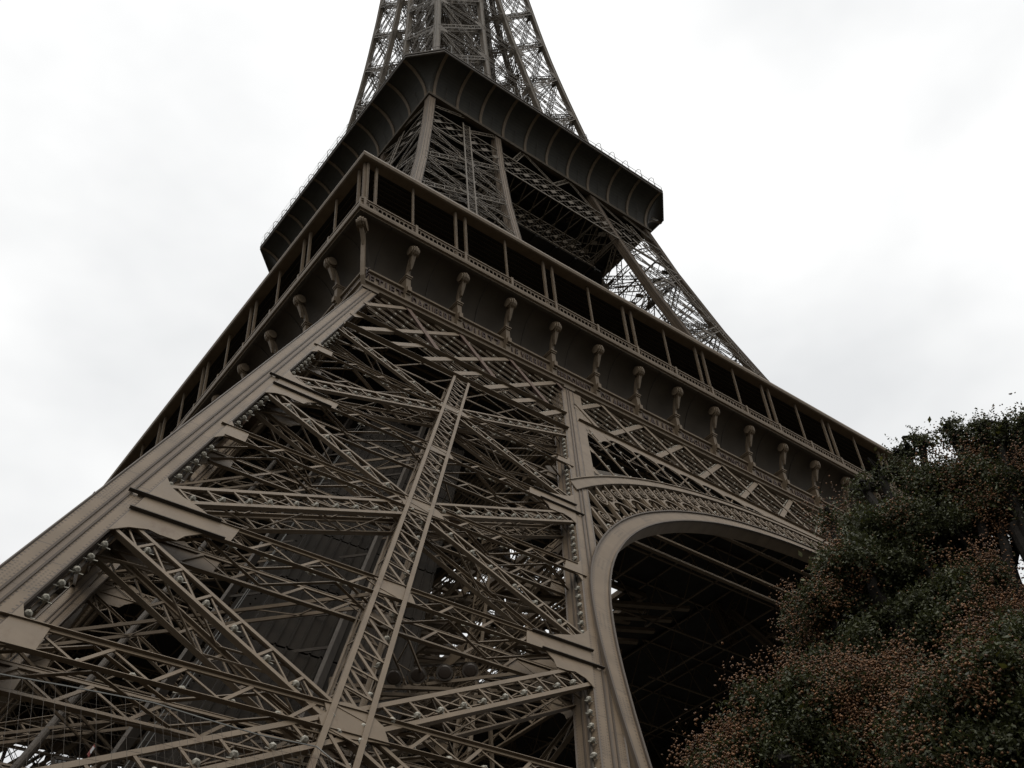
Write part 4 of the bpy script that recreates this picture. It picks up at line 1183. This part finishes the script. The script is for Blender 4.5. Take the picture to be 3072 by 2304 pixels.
for k_ in range(9):
    t = k_/8; gf.beam(g0+(g1-g0)*t+[0, -.04, 0], g3+(g2-g3)*t+[0, -.04, 0], .018, .018, (0, 1, 0))
for k_ in range(5):
    t = k_/4; gf.beam(g0+(g3-g0)*t+[0, -.06, 0], g1+(g2-g1)*t+[0, -.06, 0], .018, .018, (0, 1, 0))
for p, q in ((g0, g1), (g1, g2), (g3, g0)): gf.beam(p+[0, -.05, 0], q+[0, -.05, 0], .05, .05, (0, 1, 0))
gf.build('grille', M_flange, gr)
bd = MB(); q_ = [at_y(x, y, -50.8) for x, y in ((283, 2232), (262, 2262), (266, 2272), (286, 2240))]; bd.plate(q_, (0, 1, 0), .03)
tag(bd.build('sign_board', M_red), 'small faded red and white board hanging in the lattice', 'sign')
bd2 = MB(); q_ = [at_y(x, y, -50.85) for x, y in ((280, 2238), (270, 2254), (272, 2262), (284, 2244))]; bd2.plate(q_, (0, 1, 0), .02); o_ = bd2.build('emblem', M_white, bpy.data.objects['sign_board'])

# ------------------------------------------------------------------ tree
def leafmat(name, col, var, trans=.25):
    mt = bpy.data.materials.new(name); mt.use_nodes = True; n = mt.node_tree.nodes; l = mt.node_tree.links; b = n['Principled BSDF']
    b.inputs['Roughness'].default_value = .6
    g_ = n.new('ShaderNodeNewGeometry'); r = n.new('ShaderNodeValToRGB'); r.color_ramp.elements[0].color = tuple(c*(1-var) for c in col)+(1,); r.color_ramp.elements[1].color = tuple(c*(1+var) for c in col)+(1,)
    l.new(g_.outputs['Random Per Island'], r.inputs['Fac']); l.new(r.outputs[0], b.inputs['Base Color'])
    t = n.new('ShaderNodeBsdfTranslucent'); l.new(r.outputs[0], t.inputs['Color']); mxx = n.new('ShaderNodeMixShader'); mxx.inputs[0].default_value = trans
    l.new(b.outputs[0], mxx.inputs[1]); l.new(t.outputs[0], mxx.inputs[2]); l.new(mxx.outputs[0], n['Material Output'].inputs['Surface'])
    return mt
M_leaf = leafmat('dark_green_leaf', (.042, .048, .014), .5)
M_pod = leafmat('rusty_seed_pod', (.150, .070, .026), .6, .2)
M_yleaf = leafmat('yellowing_leaf', (.075, .075, .016), .35)
def quads(name, Pc, size, asp, material, parent, orient=None):
    """many small folded leaves: two triangles each way around a centre"""
    n = len(Pc); a = rng.normal(size=(n, 3)); a /= np.linalg.norm(a, axis=1)[:, None]
    if orient is not None: a = a*.6+orient; a /= np.linalg.norm(a, axis=1)[:, None]
    b = np.cross(a, rng.normal(size=(n, 3))); b /= np.linalg.norm(b, axis=1)[:, None]
    nn = np.cross(a, b)
    s = size*rng.uniform(.7, 1.3, n)[:, None]
    V = np.stack([Pc-a*s, Pc+b*s*asp+nn*s*.2, Pc+a*s, Pc-b*s*asp+nn*s*.2], 1).reshape(-1, 3)
    me = bpy.data.meshes.new(name); me.vertices.add(4*n); me.vertices.foreach_set('co', V.ravel()); me.loops.add(4*n); me.loops.foreach_set('vertex_index', np.arange(4*n, dtype=np.int32)); me.polygons.add(n)
    me.polygons.foreach_set('loop_start', np.arange(0, 4*n, 4, dtype=np.int32)); me.polygons.foreach_set('loop_total', np.full(n, 4, np.int32)); me.update(calc_edges=True)
    me.materials.append(material); o = bpy.data.objects.new(name, me); C.objects.link(o); o.parent = parent; return o
def pods(name, Pc, size, material, parent):
    n = len(Pc); base = np.array([(0, 0, -1.2), (1, 0, 0), (-.5, .87, 0), (-.5, -.87, 0), (0, 0, .9)]); F_ = [(0, 2, 1), (0, 3, 2), (0, 1, 3), (4, 1, 2), (4, 2, 3), (4, 3, 1)]
    s = size*rng.uniform(.7, 1.25, n); ang = rng.uniform(0, 6.28, n); tilt = rng.normal(0, .5, (n, 2))
    ca, sa = np.cos(ang), np.sin(ang)
    V = np.einsum('n,kd->nkd', s, base); X = V[..., 0]*ca[:, None]-V[..., 1]*sa[:, None]; Y = V[..., 0]*sa[:, None]+V[..., 1]*ca[:, None]
    V = np.stack([X+V[..., 2]*tilt[:, :1], Y+V[..., 2]*tilt[:, 1:], V[..., 2]], -1)+Pc[:, None, :]
    Fa = (np.array(F_)[None]+5*np.arange(n)[:, None, None]).reshape(-1, 3); m_ = len(Fa)
    me = bpy.data.meshes.new(name); me.vertices.add(5*n); me.vertices.foreach_set('co', V.ravel()); me.loops.add(3*m_); me.loops.foreach_set('vertex_index', Fa.ravel().astype(np.int32)); me.polygons.add(m_)
    me.polygons.foreach_set('loop_start', np.arange(0, 3*m_, 3, dtype=np.int32)); me.polygons.foreach_set('loop_total', np.full(m_, 3, np.int32)); me.update(calc_edges=True)
    me.materials.append(material); o = bpy.data.objects.new(name, me); C.objects.link(o); o.parent = parent; return o
def limb(mb, pts, r0, r1, seg=8):
    rings = []
    for i, p in enumerate(pts):
        t = i/(len(pts)-1); r = r0+(r1-r0)*t; a = nrm(np.array(pts[min(i+1, len(pts)-1)])-np.array(pts[max(i-1, 0)])); u = nrm(np.cross(a, (.3, .5, .1))); v = np.cross(a, u)
        rings.append([np.array(p)+r*(u*math.cos(q)+v*math.sin(q)) for q in np.linspace(0, 2*math.pi, seg, endpoint=False)])
    mb.loft(rings)
def wander(p, q, n, amp):
    p = np.array(p, float); q = np.array(q, float); out = [p]
    for i in range(1, n): out.append(p+(q-p)*i/n+rng.normal(0, amp, 3))
    return out+[q]
def make_tree(name, label, base, blobs, nleaf, npod, nyel=0):
    root = empty(name, base); tag(root, label, 'tree')
    base = np.array(base, float)
    cen = np.mean([b[0] for b in blobs], 0)
    tr = MB(); fork = np.array([cen[0], cen[1], base[2]+(min(b[0][2] for b in blobs)-base[2])*.45])
    limb(tr, wander((0, 0, -.2), fork-base, 5, .06), .30, .22, 12)
    o = tr.build('trunk', M_bark, root)
    lb = MB(); twig_ends = []
    tot = sum(b[1]**2 for b in blobs)
    LP, PP, YP = [], [], []
    for (c, r, podf) in blobs:
        c = np.array(c, float)
        limb(lb, wander(fork-base, c-base, 6, .22), .14, .05)
        nc = int(95*r*r)+6; 
        for j in range(nc):     # clumps through the volume, denser outside
            dv = rng.normal(size=3); dv /= np.linalg.norm(dv); rad = r*(rng.uniform(.2, 1.15)**.6)
            cc = c+dv*rad*np.array([1, 1, .85]); cs = rng.uniform(.12, .30)
            if j % 2 == 0: limb(lb, wander(c-base+dv*r*.1, cc-base, 4, .08), .035, .01, 5)
            k = int(nleaf*r*r/tot/nc*rng.uniform(.4, 1.6)); q = rng.normal(size=(k, 3)); q /= np.linalg.norm(q, axis=1)[:, None]
            LP.append(cc+q*cs*rng.uniform(.2, 1, (k, 1))*np.array([1.15, 1.15, .8]))
            patch = math.sin(1.9*cc[0]+.7)*math.sin(2.3*cc[1]+1.1)+.6*math.sin(3.1*cc[2]+1.7*cc[0])
            if rad > .5*r and rng.random() < podf*min(1.4, max(.12, .55+patch)):
                for m2 in range(rng.integers(2, 6)):
                    pc_ = cc+rng.normal(0, cs*.5, 3)+dv*cs*.45; k = int(npod*r*r/tot/nc/podf*rng.uniform(.15, .45)); PP.append(pc_+rng.normal(0, .10, (int(k*2.0), 3))*np.array([1, 1, 1.2]))
            elif nyel and rng.random() < .2:
                YP.append(cc+rng.normal(0, cs*.5, (nyel, 3)))
    lb.build('limb', M_bark, root)
    LP = np.concatenate(LP)-base; 
    # pinnate leaflets: repeat each point along a short stalk
    st = rng.normal(size=LP.shape); st[:, 2] -= .4; st /= np.linalg.norm(st, axis=1)[:, None]
    allp = np.concatenate([LP+st*t for t in (0, .035, .07, .105, .14)])
    quads('leaf_crown', allp, .022, .5, M_leaf, root)
    if PP: pods('seed_pod_clusters', np.concatenate(PP)-base, .0145, M_pod, root)['kind'] = 'stuff'
    if YP: quads('yellowing_leaves', np.concatenate(YP)-base, .04, .5, M_yleaf, root)
    return root
def blob(x, y, D, r, podf):      # photo view coordinates (2212 wide) at horizontal range D
    dd = ray_px(x*1.3888, y*1.3888); t = D/math.hypot(dd[0], dd[1]); return (CAM+dd*t, r, podf)
B1 = [blob(x_, y_, 12.5, .11, .9) for x_, y_ in ((1945, 950), (1975, 930), (2035, 905), (2062, 930), (2098, 895), (2140, 905), (2192, 890), (2168, 925), (1885, 1005), (1848, 1030), (1775, 1095), (1700, 1300), (1720, 1370))]+[blob(2120, 1050, 12.6, .58, .6), blob(2015, 1090, 12.4, .52, .6), blob(1925, 1130, 12.2, .46, .6), blob(2230, 1060, 12.8, .55, .6), blob(1850, 1120, 12.1, .30, .7), blob(1980, 1010, 12.4, .25, .7),
      blob(2040, 1190, 12.8, .62, .4), blob(1925, 1240, 12.4, .58, .5), blob(1850, 1310, 12.2, .5, .55), blob(2000, 1330, 12.9, .62, .3), blob(1835, 1410, 12.0, .46, .5), blob(1930, 1420, 12.4, .5, .4), blob(1760, 1290, 12.0, .26, .7), blob(1790, 1200, 12.0, .24, .7),
      blob(2000, 1290, 11.8, .45, .5), blob(2070, 1340, 11.8, .42, .4), blob(2075, 1240, 11.9, .34, .4), blob(2110, 970, 13.0, .36, .8), blob(2190, 950, 13.0, .3, .8), blob(2080, 1150, 13.0, .38, .3), blob(2060, 1270, 13.2, .5, .2), blob(1840, 1200, 12.0, .36, .6), blob(2100, 1390, 13.3, .5, .2), blob(1745, 1410, 12.0, .2, .7)]
B1 = [(c_-RT*0+RT*.11-UP*.15, r_, f_) for c_, r_, f_ in B1]
make_tree('rain_tree', 'dark green tree full of rusty seed pods, tallest at the right', (CAM[0]+11.6, CAM[1]+4.9, GROUND), B1, 62000, 48000, 12)
B2 = [blob(1690, 1530, 10.6, .40, .5), blob(1625, 1590, 10.4, .34, .55), blob(1770, 1510, 10.8, .42, .45), blob(1860, 1540, 10.9, .5, .4), blob(1710, 1620, 10.5, .42, .45), blob(1960, 1540, 11.0, .5, .4), blob(1600, 1680, 10.3, .42, .5), blob(1810, 1650, 10.8, .5, .4), blob(1920, 1660, 10.9, .5, .4), blob(1545, 1630, 10.3, .2, .6), blob(1590, 1520, 10.4, .18, .7)]
B2 = [(c_+RT*.13-UP*.05, r_, f_) for c_, r_, f_ in B2]
make_tree('rain_tree', 'lower brown podded tree in front of the arch foot, bottom right', (CAM[0]+8.4, CAM[1]+6.2, GROUND), B2, 28000, 26000, 8)
B3 = [blob(2170, 1480, 9.6, .45, .35), blob(2235, 1400, 9.8, .35, .4), blob(2080, 1560, 9.4, .45, .3), blob(2200, 1610, 9.4, .48, .3), blob(2060, 1670, 9.3, .42, .3), blob(1990, 1620, 9.4, .3, .4)]
make_tree('rain_tree', 'yellowish green leafy tree in the bottom right corner', (CAM[0]+9.0, CAM[1]+3.2, GROUND), B3, 17000, 7000, 60)
# ------------------------------------------------------------------ unseen wood all round the lawns, added to dim low sky light
wr = np.random.default_rng(5); Pw = []
for i in range(900):
    a = wr.uniform(0, 2*math.pi); r = wr.uniform(135, 190); h = wr.uniform(9, 17)
    c0 = np.array([r*math.cos(a), r*math.sin(a), GROUND+h*.55]); k = 90
    q = wr.normal(size=(k, 3)); q /= np.linalg.norm(q, axis=1)[:, None]
    Pw.append(c0+q*np.array([6, 6, h*.5])*wr.uniform(.5, 1, (k, 1)))
for (az0, az1, n_) in ((100, 340, 620),):  # grove behind the camera, out of view, added to block low sky light
    for i in range(n_):
        a = math.radians(wr.uniform(az0, az1)); r = wr.uniform(38, 60); h = wr.uniform(14, 22)
        c0 = np.array([CAM[0]+r*math.sin(a), CAM[1]+r*math.cos(a), GROUND+h*.5])
        if abs(c0[0]) < 66 and abs(c0[1]) < 66: continue
        q = wr.normal(size=(70, 3)); q /= np.linalg.norm(q, axis=1)[:, None]
        Pw.append(c0+q*np.array([4, 4, h*.5])*wr.uniform(.5, 1, (70, 1)))
wd = quads('unseen_shading_wood', np.concatenate(Pw), 1.5, .8, M_leaf, None)
tag(wd, 'unseen belt of park trees added round the tower lawns to dim low light', 'wood', None, 'stuff')
bpy.context.view_layer.update()
